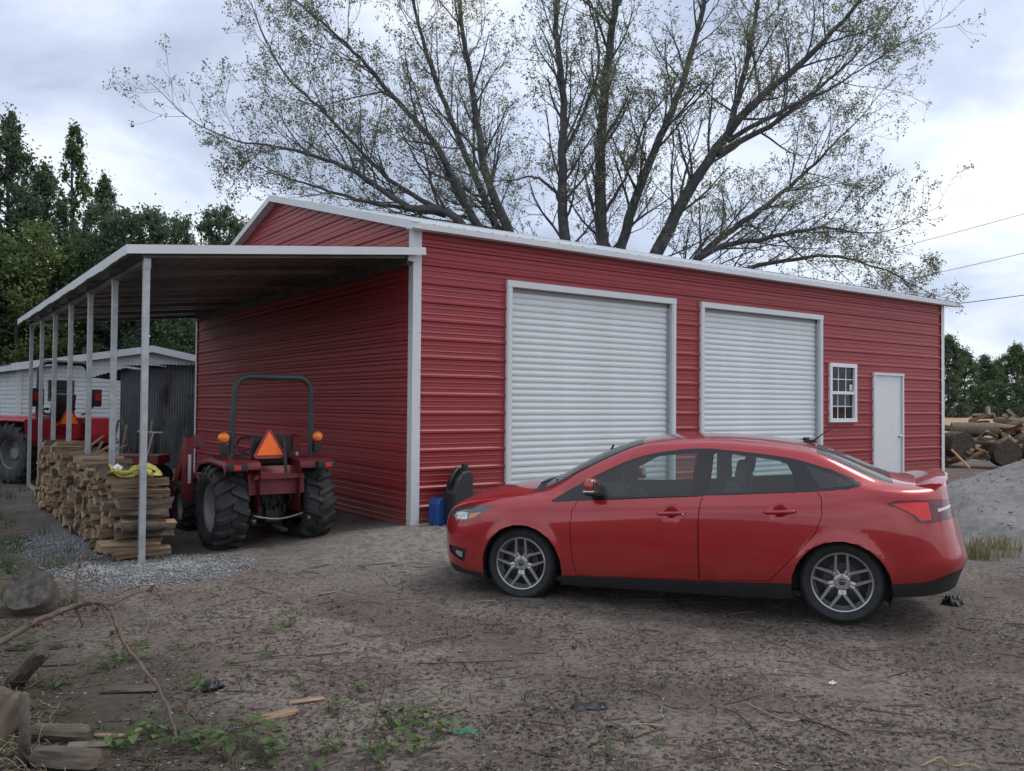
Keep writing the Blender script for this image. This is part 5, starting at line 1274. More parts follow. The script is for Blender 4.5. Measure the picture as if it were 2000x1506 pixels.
# red cart with a T-shaped upright in the gap
cp = at(272, 930, 15.5); crt = empty('small_cart', (cp[0], cp[1], ground_z(cp[0], cp[1])), YAW*-1); tag(crt, 'small dark red cart with an upright handle beyond the firewood stack', 'cart')
mb = MB(); mb.box((0, 0, .52), (.9, .55, .16), bev=.01); mb.build('tray', M['tr_red'], crt)
mb = MB(); mb.tube([(.15, 0, .6), (.25, 0, 1.0)], .018, 6); mb.tube([(-.05, 0, 1.02), (.42, 0, 1.0)], .018, 6); mb.build('handle', M['galv'], crt)
for sx in (-.3, .3):
    for sy in (-.3, .3):
        mb = MB(); mb.lathe([(.0, -.03), (.18, -.03), (.2, 0), (.18, .03), (0, .03)], 20, 'y', (sx, sy, .2)); mb.build('wheel', M['rubber'], crt, smooth=R(40))
mb = MB(); mb.box((0, 0, .36), (.7, .5, .2)); mb.build('frame', M['tr_black'], crt)

# ------------------------------------------------------------------ trees
def leaf_cloud(P, size, rnd, tri=False):                            # quads around points P
    n = len(P); a = rnd.normal(size=(n, 3)); a /= np.linalg.norm(a, axis=1)[:, None]
    b = np.cross(a, rnd.normal(size=(n, 3))); b /= np.linalg.norm(b, axis=1)[:, None]
    s = size*rnd.uniform(.6, 1.35, (n, 1)); asp = rnd.uniform(.45, .8, (n, 1))
    A_ = a*s; B_ = b*s*asp; c_ = np.cross(a, b)*s*.25
    V = np.stack([P-A_*.5, P+B_*.5+c_, P+A_*.5, P-B_*.5+c_], 1).reshape(-1, 3)
    return V, np.arange(4*n).reshape(n, 4)
M['tree_bark'] = mat('tree_bark', (0.058, 0.058, 0.062), 0.95, c2=(0.105, 0.104, 0.106), vscale=5, bump=.8, bscale=14)
M['spring_leaf'] = leaf_mat('spring_leaves', (0.19, 0.215, 0.125), (0.27, 0.28, 0.175), scale=.25, trans=.5)
M['leaf_dark'] = leaf_mat('dark_green_leaves', (0.085, 0.135, 0.085), (0.145, 0.20, 0.112), scale=.22, trans=.48)
M['leaf_mid'] = leaf_mat('green_leaves', (0.09, 0.15, 0.07), (0.16, 0.22, 0.095), scale=.3, trans=.48)
M['leaf_yellow'] = leaf_mat('yellow_green_leaves', (0.085, 0.14, 0.048), (0.165, 0.215, 0.078), scale=.3, trans=.42)
# --- the large bare-ish tree behind the garage: traced limbs plus grown branches
tbase = at(1165, 860, 27.0); tbase[2] = ground_z(tbase[0], tbase[1])
big = tag(empty('maple_tree', tuple(tbase)), 'large spreading tree with thin spring leaves behind the garage roof', 'tree')
TB = Vector(tbase)
tw_rng = random.Random(21); leafP = []
def fast_tube(V, F_, pts, rads, n):
    b0 = len(V); up = None; m = len(pts)
    for i in range(m):
        p = pts[i]; d = pts[min(i+1, m-1)]-pts[max(i-1, 0)]
        if d.length < 1e-9: d = Vector((0, 0, 1))
        d.normalize()
        if up is None: up = d.orthogonal()
        up = up-d*up.dot(d); up.normalize(); r = d.cross(up); rr = rads[i]
        for k in range(n):
            c_, s_ = CS[n][k]; V.append(p+up*(c_*rr)+r*(s_*rr))
    for i in range(m-1):
        for k in range(n): k2 = (k+1) % n; F_.append((b0+i*n+k, b0+i*n+k2, b0+(i+1)*n+k2, b0+(i+1)*n+k))
CS = {n: [(math.cos(2*math.pi*k/n), math.sin(2*math.pi*k/n)) for k in range(n)] for n in (3, 4, 5, 6, 8, 10)}
def rvec(r_): return Vector((r_.gauss(0, 1), r_.gauss(0, 1), r_.gauss(0, 1))).normalized()
def grow(V, F_, p, d, L, rad, lvl, r_):
    nseg = 5 if lvl < 2 else 3; pts = [p]; rads = [rad]; q_ = p
    wob = .16 if lvl < 2 else .26; d = d.copy()
    for i in range(nseg):
        d = (d+rvec(r_)*wob+Vector((0, 0, .07 if lvl < 2 else .12))).normalized()
        q_ = q_+d*(L/nseg); pts.append(q_); rads.append(max(.0032, rad*(1-(i+1)/nseg*.72)))
    fast_tube(V, F_, pts, rads, 5 if lvl == 0 else 4 if lvl == 1 else 3)
    if lvl >= 3 or L < .28:
        for k in range(r_.choice((1, 2, 2, 3))): leafP.append(pts[-1]+rvec(r_)*.05)
        if r_.random() < .6: leafP.append(pts[len(pts)//2]+rvec(r_)*.05)
        return
    nch = {0: 9, 1: 6, 2: 4}[lvl]
    for k in range(nch):
        t = .22+.78*(k+r_.random()*.8)/nch; t = min(t, .98); j = t*nseg; i = int(j); pp = pts[i].lerp(pts[min(i+1, nseg)], j-i)
        dd = (pts[min(i+1, nseg)]-pts[i]).normalized()
        ax_ = rvec(r_); side_ = (ax_-dd*ax_.dot(dd)).normalized(); ang = r_.uniform(.45, .95)
        nd = dd*math.cos(ang)+side_*math.sin(ang)
        grow(V, F_, pp, nd, L*r_.uniform(.40, .68)*(1.15-.40*t), max(.006, rads[i]*.55), lvl+1, r_)
    leafP.append(pts[-1])
def limb(px, r0, r1, dens=1.0, sub=3.3):
    r0 *= .8; r1 *= .75
    ctl = [Vector(at(u, v, Z)) for u, v, Z in px]; pts = []
    for i in range(len(ctl)-1):
        p0 = ctl[i-1] if i else ctl[i]*2-ctl[i+1]; p1, p2 = ctl[i], ctl[i+1]; p3 = ctl[i+2] if i+2 < len(ctl) else p2*2-p1
        for k in range(6):
            t = k/6; pts.append(.5*((2*p1)+(p2-p0)*t+(2*p0-5*p1+4*p2-p3)*t*t+(3*p1-p0-3*p2+p3)*t**3)+rvec(tw_rng)*.03)
    pts.append(ctl[-1]); V = []; F_ = []; m = len(pts)
    rads = [r0+(r1-r0)*(i/(m-1))**.8 for i in range(m)]
    fast_tube(V, F_, pts, rads, 8)
    Ltot = sum((pts[i+1]-pts[i]).length for i in range(m-1)); nb = int(Ltot*2.0*dens)
    for k in range(nb):
        t = .10+.88*(k+tw_rng.random())/nb; j = t*(m-1); i = int(j); p = pts[i].lerp(pts[min(i+1, m-1)], j-i); dd = (pts[min(i+1, m-1)]-pts[i]).normalized()
        ax_ = rvec(tw_rng); s_ = (ax_-dd*ax_.dot(dd)).normalized(); ang = tw_rng.uniform(.35, 1.05)
        grow(V, F_, p, dd*math.cos(ang)+s_*math.sin(ang), tw_rng.uniform(.6, 1.0)*sub*(1.05-.45*t), max(.012, min(.045, rads[i]*.38)), 1, tw_rng)
    grow(V, F_, pts[-1], (pts[-1]-pts[-2]).normalized(), sub*.8, r1, 1, tw_rng)
    me = bpy.data.meshes.new('limb'); me.from_pydata([v-TB for v in V], [], F_); me.materials.append(M['tree_bark']); me.polygons.foreach_set('use_smooth', [True]*len(F_)); me.update()
    link('limb', me, big)
Z0 = 27.0
limb([(1178, 640, 27), (1176, 470, 27), (1172, 300, 26.8), (1185, 150, 26.5), (1202, 0, 26.2), (1218, -180, 26)], .30, .10)
limb([(1130, 620, 27), (1105, 470, 26.6), (1098, 350, 26.2), (1100, 200, 26), (1086, 60, 25.6), (1080, -140, 25.2)], .27, .07)
limb([(1195, 640, 27), (1215, 480, 27.6), (1268, 320, 28.2), (1330, 170, 28.6), (1372, 20, 29), (1395, -150, 29)], .26, .08)
limb([(1225, 640, 27), (1295, 470, 26.6), (1368, 335, 26.2), (1470, 205, 25.6), (1590, 100, 25), (1700, -20, 24.6)], .32, .06)
limb([(1420, 270, 26), (1452, 150, 26.4), (1478, 20, 26.8), (1495, -140, 27)], .15, .05)
limb([(1060, 620, 27), (990, 440, 27.4), (950, 340, 27.8), (925, 190, 28.2), (903, 50, 28.5), (890, -120, 29)], .25, .06)
limb([(1050, 620, 27), (925, 425, 26), (850, 285, 25.4), (770, 190, 25), (690, 100, 24.6), (600, 20, 24.2)], .20, .035)
limb([(1070, 620, 27), (975, 450, 28.5), (900, 280, 29.2), (842, 130, 29.6), (800, -20, 30)], .22, .06)
limb([(1040, 630, 27), (890, 425, 25.2), (800, 405, 24.8), (690, 335, 24.2), (580, 295, 23.8), (460, 275, 23.4)], .20, .03, 1.15)
limb([(890, 425, 25.2), (760, 350, 25.8), (640, 225, 26.2), (560, 150, 26.4), (520, 80, 26.6)], .11, .025, 1.1)
limb([(870, 420, 25.6), (720, 395, 24.6), (610, 362, 24.2), (520, 335, 24)], .10, .022, 1.2, 2.2)
limb([(1230, 640, 27), (1390, 480, 27.6), (1500, 400, 28), (1580, 330, 28.4), (1650, 260, 28.8)], .20, .035, 1.1)
limb([(1240, 640, 27), (1370, 500, 25.6), (1500, 465, 25), (1600, 445, 24.6), (1680, 455, 24.4)], .17, .03, 1.15)
limb([(1300, 560, 27), (1480, 520, 27), (1620, 500, 27.2), (1720, 525, 27.4), (1790, 560, 27.5)], .12, .02, 1.2, 2.0)
limb([(1400, 300, 26), (1520, 235, 26.8), (1620, 155, 27.2), (1700, 80, 27.5)], .14, .03, 1.1)
limb([(1420, 275, 26), (1540, 210, 25), (1620, 175, 24.6), (1690, 130, 24.3)], .11, .025, 1.1)
limb([(1105, 420, 26.5), (1082, 372, 26.3), (1045, 347, 26.1), (1000, 352, 26)], .09, .03, .6, 1.4)
limb([(1178, 420, 27), (1220, 350, 26.4), (1262, 240, 26), (1300, 190, 25.8)], .08, .025, .9, 1.6)
limb([(1100, 300, 26.2), (1140, 220, 26), (1170, 120, 25.6), (1150, 0, 25.4)], .09, .03, .9, 1.8)
mb = MB(); tp = Vector(at(1150, 640, 27))
mb.tube([(0, 0, -.3), (0, 0, .4), tuple((tp-TB)*.5), tuple(tp-TB)], [.95, .75, .6, .5], 16); mb.build('trunk', M['tree_bark'], big, smooth=True)
rn = np.random.default_rng(4)
LP = np.array([tuple(p-TB) for p in leafP]); reps = 4
P = np.repeat(LP, reps, 0)+rn.normal(0, .055, (len(LP)*reps, 3))
V_, F_ = leaf_cloud(P, .068, rn)
tag(link('crown', fast_mesh('crown', V_, F_, M['spring_leaf']), big), kind='stuff')
# --- full-leaved trees
def tree_meshes(seed, H, Wd, shape, nclump, nleaf, lsize, lm):
    r_ = np.random.default_rng(seed); C_ = []
    while len(C_) < nclump:
        h = r_.uniform(.02 if shape == 'wide' else .08, 1); 
        prof_ = {'tall': (1-h)**.55*(.6+.4*min(1, h*4))*(.75+.5*r_.random()), 'round': math.sqrt(max(0, 1-((h-.55)/.5)**2)), 'wide': (1-h**3)*(.7+.3*min(1, h*5))}[shape]
        rad = Wd/2*prof_*(.8+.25*math.sin(seed+h*17)); a = r_.uniform(0, 6.283); rr = rad*math.sqrt(r_.uniform(.12, 1))
        C_.append((rr*math.cos(a), rr*math.sin(a), h*H))
    C_ = np.array(C_); hh_ = C_[:, 2]/H; cs = r_.uniform(.35, 1.0, nclump)*Wd*.11*(1.1-.55*hh_ if shape == 'tall' else 1.0)
    idx = r_.integers(0, nclump, nleaf); off = r_.normal(size=(nleaf, 3)); off /= np.linalg.norm(off, axis=1)[:, None]; off *= np.abs(r_.normal(0, .75, (nleaf, 1)))*cs[idx][:, None]*(np.array([.8, .8, 1.5]) if shape == 'tall' else np.array([1.15, 1.15, .85]))
    P = C_[idx]+off; P[:, 2] = np.maximum(P[:, 2], .2)
    V_, F_ = leaf_cloud(P, lsize, r_)
    crown = fast_mesh('crown', V_, F_, lm)
    V = []; F2 = []; rr_ = random.Random(seed)
    trunk_top = Vector((rr_.uniform(-.2, .2), rr_.uniform(-.2, .2), H*.9)); pts = [Vector((0, 0, -.3)), Vector((0, 0, H*.25)), Vector((.1, .05, H*.55)), trunk_top]
    fast_tube(V, F2, pts, [H*.017, H*.014, H*.009, H*.003], 8)
    for k in range(min(46, nclump)):
        c_ = Vector(C_[k*nclump//46 if nclump > 46 else k]); hz_ = max(.1*H, c_.z-.35*math.hypot(c_.x, c_.y)-.3); b = Vector((0, 0, min(hz_, H*.85)))
        m_ = b.lerp(c_, .5)+Vector((0, 0, -.1)); fast_tube(V, F2, [b, m_, c_], [H*.005, H*.0035, H*.0012], 4)
    trunk = bpy.data.meshes.new('trunk'); trunk.from_pydata(V, [], F2); trunk.materials.append(M['tree_bark']); trunk.update()
    return trunk, crown
KT = {'tall': tree_meshes(1, 15, 7.0, 'tall', 260, 25000, .165, M['leaf_dark']), 'tall2': tree_meshes(2, 15, 5.6, 'tall', 170, 12500, .165, M['leaf_mid']),
      'round': tree_meshes(3, 10, 6.5, 'round', 170, 30000, .16, M['leaf_mid']), 'dark': tree_meshes(4, 10, 5.5, 'round', 150, 26000, .16, M['leaf_dark']),
      'yellow': tree_meshes(5, 8, 6.0, 'round', 160, 28000, .15, M['leaf_yellow']), 'wide': tree_meshes(6, 15, 11, 'wide', 150, 26000, .34, M['leaf_mid']), 'wided': tree_meshes(7, 15, 10, 'wide', 150, 26000, .34, M['leaf_dark'])}
KH = {'tall': 15, 'tall2': 15, 'round': 10, 'dark': 10, 'yellow': 8, 'wide': 15, 'wided': 15}
def plant_tree(u, vtop, Z, kind, label, group, wscale=1.0, rz=0.0):
    P = at(u, vtop, Z); g = ground_z(P[0], P[1]); H = P[2]-g; s = H/KH[kind]/1.05
    e = empty('leafy_tree', (P[0], P[1], g), rz); e.scale = (s*wscale, s*wscale, s); tag(e, label, 'tree', group)
    link('trunk', KT[kind][0], e); c = link('crown', KT[kind][1], e); c['kind'] = 'stuff'
LT = [(22, 198, 40, 'tall', 'tallest dark tree at the left edge, behind the house', 1.0), (148, 214, 42, 'tall2', 'slender tall tree with open top left of the lean-to', .85), (88, 300, 38, 'tall', 'dark tree between the two tallest on the left', 1.1),
      (205, 325, 41, 'tall', 'dark tree right of the slender tall one', .95), (250, 385, 37, 'dark', 'round dark tree above the lean-to corner', .9), (-70, 240, 37, 'tall', 'tall tree cut off by the left edge', 1.1),
      (40, 425, 35, 'yellow', 'yellow-green tree low on the left', 1.0), (120, 500, 37, 'yellow', 'bright yellow-green bushy tree beside the lean-to roof edge', 1.0), (-60, 520, 36, 'round', 'green bushy tree at the far left behind the house', 1.1),
      (330, 400, 42, 'dark', 'small dark tree left of the roof peak', .62), (442, 392, 35, 'dark', 'dark tree right against the white gable trim', .72), (395, 470, 46, 'round', 'green tree far behind the gable', .9), (290, 470, 44, 'dark', 'dark tree above the lean-to roof, far back', .9),
      (190, 450, 38, 'round', 'mid green tree behind the lean-to roof', .9), (330, 560, 38, 'round', 'green tree seen under the lean-to roof', 1.1), (230, 560, 36, 'dark', 'dark green tree seen between the lean-to posts', 1.1), (60, 560, 37, 'round', 'green tree behind the white house roof', 1.1), (400, 590, 40, 'dark', 'dark tree seen beside the garage end wall', 1.0)]
LT += [(-260-230*k, 210+30*(k % 3), 36-2*k, ('tall', 'round', 'tall2')[k % 3], 'leafy tree of the row continuing left of the house', 1.2) for k in range(5)]
for k, (u, v, Z, kd, lb, ws_) in enumerate(LT): plant_tree(u, v, Z, kd, lb, 'trees on the left', ws_, k*1.3)
RTs = [(1815, 665, 150, 'wided'), (1852, 650, 140, 'wided'), (1885, 682, 155, 'wide'), (1922, 690, 165, 'wided'), (1948, 700, 172, 'wide'), (1985, 668, 145, 'wide'), (2030, 660, 150, 'wided'), (2085, 650, 150, 'wide'), (2150, 660, 155, 'wided'), (2230, 640, 150, 'wide'), (1765, 690, 165, 'wide')]+[(1700+110*k, 712+12*(k % 3), 185, ('wided', 'wide')[k % 2]) for k in range(10)]
for k, (u, v, Z, kd) in enumerate(RTs): plant_tree(u, v, Z, kd, ['dark leafy tree of the tree line beyond the tan field', 'mid green leafy tree of the tree line beyond the field'][kd == 'wide'], ['dark trees beyond the field', 'green trees beyond the field'][kd == 'wide'], 1.0, k*.9)
# ------------------------------------------------------------------ power lines
M['wire'] = mat('wire', (0.03, 0.03, 0.035), 0.6)
for k, (pa, pb, r_, lb) in enumerate((((2300, 330, 30), (1500, 545, 36), .010, 'highest thin overhead wire right of the tree'), ((2300, 420, 30), (1500, 600, 36), .010, 'middle thin overhead wire right of the tree'), ((2300, 530, 22), (1600, 618, 32), .012, 'lowest thick overhead wire reaching the garage roof corner'))):
    a, b = at(*pa), at(*pb); mb = MB(); pts = []
    for i in range(25):
        t = i/24; p = a+(b-a)*t; p[2] -= .25*4*t*(1-t)*.6; pts.append(p)
    mb.tube(pts, r_, 5); tag(mb.build('overhead_wire', M['wire']), lb, 'wire')
# ------------------------------------------------------------------ gravel heap and log pile on the right
M['gravel'] = mat('grey_gravel', (0.17, 0.164, 0.158), 0.95, c2=(0.25, 0.242, 0.234), vscale=7, bump=1.0, bscale=26)
HC = at(2120, 960, 12.6); HR, HH = 2.75, 1.2
def heap_h(x, y):
    d = math.hypot(x-HC[0], y-HC[1])/HR
    n = mnoise.noise((x*1.1, y*1.1, 5)); n2 = mnoise.noise((x*4, y*4, 9))
    return HH*max(0, 1-(d*(1+.18*n))**1.25)+(.05*n2 if d < 1 else 0)
V = []; n = 70
for i in range(n+1):
    for k in range(n+1):
        x = HC[0]+HR*1.15*(2*i/n-1); y = HC[1]+HR*1.15*(2*k/n-1); h = heap_h(x, y); V.append((x, y, ground_z(x, y)-.03+h))
Fh = [(i*(n+1)+k, (i+1)*(n+1)+k, (i+1)*(n+1)+k+1, i*(n+1)+k+1) for i in range(n) for k in range(n)]
tag(link('gravel_heap', fast_mesh('gravel_heap', V, Fh, M['gravel'], smooth=True)), 'heap of grey gravel to the right of the car', 'gravel', kind='stuff')
def stone_set(name, pts, sizes, m, label=None, cat=None, parent=None):
    r_ = np.random.default_rng(len(pts)); base = np.array([(1, 0, 0), (-1, 0, 0), (0, 1, 0), (0, -1, 0), (0, 0, 1), (0, 0, -1)], float)
    fo = np.array([(0, 2, 4), (2, 1, 4), (1, 3, 4), (3, 0, 4), (2, 0, 5), (1, 2, 5), (3, 1, 5), (0, 3, 5)]); n_ = len(pts)
    B = base[None]*r_.uniform(.6, 1.3, (n_, 6, 1)); an_ = r_.uniform(0, 6.28, n_); ca, sa = np.cos(an_), np.sin(an_)
    X = B[..., 0]*ca[:, None]-B[..., 1]*sa[:, None]; Y = B[..., 0]*sa[:, None]+B[..., 1]*ca[:, None]; Zz = B[..., 2]*.65
    V_ = np.stack([X, Y, Zz], -1)*np.asarray(sizes)[:, None, None]+np.asarray(pts)[:, None]
    F_ = (fo[None]+6*np.arange(n_)[:, None, None]).reshape(-1, 3)
    return tag(link(name, fast_mesh(name, V_.reshape(-1, 3), F_, m), parent), label, cat, kind='stuff')
rs_ = random.Random(3); pp = []; sz = []
for _ in range(1100):
    a = rs_.uniform(0, 6.28); d = HR*1.1*math.sqrt(rs_.random()); x = HC[0]+d*math.cos(a); y = HC[1]+d*math.sin(a); s = rs_.choice((.010, .014, .018, .026))*rs_.uniform(.7, 1.2)
    pp.append((x, y, ground_z(x, y)-.03+heap_h(x, y)+s*.2)); sz.append(s)
stone_set('gravel_stones', pp, sz, mat('gravel_stone', (0.30, 0.295, 0.29), .9, var=.3, vscale=3), 'loose stones on the grey gravel heap', 'gravel')
LPc = at(1962, 900, 20.6); Lz = ground_z(LPc[0], LPc[1])
M['pile_wood'] = mat('orange_split_wood', (0.22, 0.135, 0.075), .85, c2=(.44, .30, .18), vscale=5.0, bump=.5, bscale=25, objvar=.35, stretch=(.35, 3, 3))
big_logs = [split_log_mesh(300+k, .5, .12, .09, M['wood_grey']) for k in range(6)]+[split_log_mesh(330+k, .48, .10, .06, M['pile_wood']) for k in range(12)]
rl = random.Random(9)
def pil(a): return 1.15*max(0, 1-(abs(a)/1.9)**2)
for k in range(190):
    a = rl.uniform(-1.7, 1.8); b = rl.uniform(-.9, .9); h = 1.2*pil(a)*max(0, 1-(b/1.2)**2); z = h*rl.uniform(.35, 1.0)
    p = Vector(LPc)+er*a+eb*b; o = link('split_log', rl.choice(big_logs)); o.location = (p.x, p.y, Lz+z+.03); o.rotation_euler = (rl.uniform(-3, 3), rl.uniform(-.5, .5), rl.uniform(0, 6.28))
    tag(o, 'split log lying in the jumbled wood pile right of the garage', 'firewood', 'split logs in the jumbled pile')
M['end_grain'] = mat('cut_wood_end', (0.32, 0.23, 0.14), .85, c2=(0.22, 0.14, 0.08), vscale=9, bump=.3)
def round_log(c, ax, L, r, label, barkm=None, endm=None):
    ax = Vector(ax).normalized(); c = Vector(c); mb = MB(); n = 18; seg = 5; r_ = random.Random(int(r*1000+L*77)); w = [1+r_.uniform(-.07, .07) for _ in range(n)]
    up = ax.orthogonal().normalized(); rt = ax.cross(up); vs = []; fs = []; mi = []
    for i in range(seg+1):
        u = (i/seg-.5)*L
        for k in range(n): a = 2*math.pi*k/n; rr = r*w[k]*(1+.03*math.sin(i*2+k)); vs.append(ax*u+(up*math.cos(a)+rt*math.sin(a))*rr)
    for i in range(seg):
        for k in range(n): fs.append((i*n+k, i*n+(k+1) % n, (i+1)*n+(k+1) % n, (i+1)*n+k)); mi.append(0)
    fs += [tuple(range(n-1, -1, -1)), tuple(seg*n+k for k in range(n))]; mi += [1, 1]
    mb.v = [tuple(v) for v in vs]; mb.f = fs; mb.m = mi; o = mb.build('round_log', [barkm or M['bark'], endm or M['end_grain']], smooth=R(50)); o.location = c; return tag(o, label, 'log')
round_log(at(1868, 868, 20.0), -eb*.95+er*.12, .5, .30, 'big dark round log at the left of the jumbled wood pile', M['bark'], M['bark'])
round_log(at(1903, 838, 20.3), er*.95-eb*.25, 1.0, .15, 'pale peeled log lying on top of the wood pile', M['wood_grey'])
round_log(at(1985, 834, 20.4), er*.8-eb*.5, .9, .22, 'thick split trunk piece high on the right of the wood pile', M['wood_grey'], M['bark'])
round_log(at(1962, 885, 19.6), -eb*.95-er*.15, .4, .30, 'dark charred-looking round at the right front of the pile', M['bark'], M['bark'])
round_log(at(2012, 872, 19.8), er*.6-eb*.7, .5, .30, 'brown round at the right end of the wood pile', M['bark'])
mb = MB(); mb.bar(at(1858, 878, 19.5), at(1894, 914, 19.2), .05, .03); tag(mb.build('wood_lath', mat('fresh_yellow_wood', (.55, .38, .14), .7)), 'thin fresh yellow lath leaning on the wood pile', 'board')
# dark rail frame beyond the pile
rp_ = at(1970, 800, 26); rfm = empty('rail_frame', (rp_[0], rp_[1], ground_z(rp_[0], rp_[1])), -YAW); tag(rfm, 'dark metal rail with posts beyond the wood pile', 'rail')
hz_ = 1.72
mb = MB(); mb.bar((-.32, 0, hz_), (1.6, 0, hz_), .05, .06); mb.build('top_rail', M['tr_black'], rfm)
for x in (-.30, .02, .34, .66, .98, 1.3):
    mb = MB(); mb.bar((x, 0, 0), (x, 0, hz_-.03), .05, .05); mb.build('post', M['tr_black'], rfm)
mb = MB(); mb.bar((-.32, 0.05, .9), (1.6, .05, .9), .04, .05); mb.build('lower_rail', M['tr_black'], rfm)
# ------------------------------------------------------------------ foreground litter, weeds and scraps
fr = random.Random(77); nr = np.random.default_rng(77)
def in_view_ground(u0, u1, v0, v1):
    while True:
        u = fr.uniform(u0, u1); v = v0+(v1-v0)*fr.random()
        P = gpt(u, v)
        if -0.02 < P[0] < BL and P[1] > -.02: continue
        return P
def blocked(x, y):                                                   # under the car or inside the building
    if -.05 < x < BL+.05 and -.05 < y < BW: return True
    return False
# dark crumbs of bark mulch and leaf litter
def litter(name, n, size, m, label, cat, dens, flat=.35, zoff=.003, vrange=(1030, 1600)):
    P = []
    while len(P) < n:
        u = fr.uniform(-150, 2150); v = vrange[0]+(vrange[1]-vrange[0])*fr.random()**dens
        if fr.random() > .04+.96*smooth(1060, 1210, v): continue
        q_ = gpt(u, v)
        if blocked(q_[0], q_[1]): continue
        if mnoise.noise((q_[0]*1.6, q_[1]*1.6, 2.0))+.35*fr.uniform(-1, 1) < -.12: continue
        P.append((q_[0], q_[1], q_[2]+zoff))
    P = np.array(P); n_ = len(P); a = nr.uniform(0, 6.283, n_); d = np.stack([np.cos(a), np.sin(a), nr.normal(0, flat*.5, n_)], 1); e = np.stack([-np.sin(a), np.cos(a), nr.normal(0, flat, n_)], 1)
    L = size*nr.uniform(.5, 1.8, (n_, 1)); W = size*nr.uniform(.2, .6, (n_, 1)); up = np.array([0, 0, 1.0])*size*.25
    V_ = np.stack([P-d*L*.5, P+e*W*.5+up, P+d*L*.5+up*.4, P-e*W*.5+up*.6], 1).reshape(-1, 3)
    return tag(link(name, fast_mesh(name, V_, np.arange(4*n_).reshape(n_, 4), m)), label, cat, kind='stuff')
M['mulch'] = leaf_mat('mulch_bits', (0.040, 0.030, 0.025), (0.080, 0.060, 0.046), scale=1.5, trans=.05)
M['chips'] = leaf_mat('pale_chips', (0.17, 0.135, 0.105), (0.27, 0.22, 0.17), scale=1.5, trans=.05)
M['redleaf'] = leaf_mat('rusty_bits', (0.10, 0.04, 0.028), (0.14, 0.07, 0.045), scale=1.5, trans=.1)
litter('mulch_litter', 16000, .023, M['mulch'], 'dark bark crumbs and leaf litter strewn over the yard', 'litter', 1.5)
litter('chip_litter', 3600, .022, M['chips'], 'small pale wood chips strewn over the yard', 'litter', 1.4)
litter('leaf_litter', 1500, .026, M['redleaf'], 'scattered rusty brown leaf scraps on the dirt', 'litter', 1.4)
# twigs
V = []; F_ = []
for _ in range(520):
    u = fr.uniform(-100, 2100); v = 1090+460*fr.random()**1.4; p = Vector(gpt(u, v))
    if blocked(p.x, p.y): continue
    a = fr.uniform(0, 6.283) if fr.random() < .5 else fr.gauss(-.5, .5); L = fr.uniform(.05, .28); d = Vector((math.cos(a), math.sin(a), fr.uniform(-.05, .12))); pts = [p+Vector((0, 0, .006))]
    for k in range(3): d = (d+rvec(fr)*.18).normalized(); d.z *= .5; pts.append(pts[-1]+d*L/3)
    for q_ in pts: q_.z = max(q_.z, ground_z(q_.x, q_.y)+.004)
    fast_tube(V, F_, pts, [fr.uniform(.002, .005)]*4, 4)
me = bpy.data.meshes.new('twigs'); me.from_pydata(V, [], F_); me.materials.append(mat('twig', (.075, .052, .04), .9, c2=(.15, .11, .085), vscale=2.0)); me.update()
tag(link('twig_litter', me), 'thin broken twigs scattered over the yard', 'litter', kind='stuff')
# pebbles: all over, and dense in the gravel patches
pp = []; sz = []
for _ in range(900):
    q_ = gpt(fr.uniform(-100, 2100), 1080+460*fr.random()**1.4)
    if not blocked(q_[0], q_[1]): s = fr.choice((.005, .007, .012)); pp.append((q_[0], q_[1], q_[2]+s*.3)); sz.append(s)
for (cx_, cy_, rx, ry, n_) in ((-3.0, -.3, 1.0, .75, 3200), (.75, -.5, .7, .45, 1100), (-3.6, 1.2, .5, 1.6, 900)):
    for _ in range(n_):
        a = fr.uniform(0, 6.283); d = math.sqrt(fr.random())*fr.uniform(.6, 1.05); x = cx_+rx*d*math.cos(a); y = cy_+ry*d*math.sin(a)
        if blocked(x, y): continue
        s = fr.choice((.008, .011, .016, .02)); pp.append((x, y, ground_z(x, y)+s*.25)); sz.append(s)
stone_set('pebbles', pp, sz, mat('pebble', (0.24, 0.24, 0.24), .9, var=.35, vscale=6), 'small grey stones in the gravel patches and dirt', 'gravel')
# grass
def blades(name, spots, m, label, cat, hgt=(.06, .16), kind='stuff', parent=None):
    Vb = []; Fb = []
    for (x, y, n_, rad) in spots:
        for _ in range(n_):
            a = fr.uniform(0, 6.283); d = rad*math.sqrt(fr.random()); bx_, by_ = x+d*math.cos(a), y+d*math.sin(a); z = ground_z(bx_, by_)-.005
            h = fr.uniform(*hgt); a2 = fr.uniform(0, 6.283); w = fr.uniform(.002, .0045)*(1+h*2); ln = fr.uniform(.1, .8)*h; cx_, sx_ = math.cos(a2), math.sin(a2); b0 = len(Vb)
            Vb += [(bx_-sx_*w, by_+cx_*w, z), (bx_+sx_*w, by_-cx_*w, z), (bx_+cx_*ln*.4+sx_*w*.8, by_+sx_*ln*.4-cx_*w*.8, z+h*.6), (bx_+cx_*ln*.4-sx_*w*.8, by_+sx_*ln*.4+cx_*w*.8, z+h*.6), (bx_+cx_*ln, by_+sx_*ln, z+h), (bx_+cx_*ln+.001, by_+sx_*ln, z+h)]
            Fb += [(b0, b0+1, b0+2, b0+3), (b0+3, b0+2, b0+5, b0+4)]
    return tag(link(name, fast_mesh(name, Vb, Fb, m), parent), label, cat, kind=kind)
M['grass'] = leaf_mat('grass_blades', (0.055, 0.085, 0.025), (0.10, 0.12, 0.045), scale=1.0, trans=.3)
M['grass_dry'] = leaf_mat('dry_grass_blades', (0.13, 0.14, 0.05), (0.24, 0.20, 0.10), scale=1.0, trans=.3)
sp_ = []
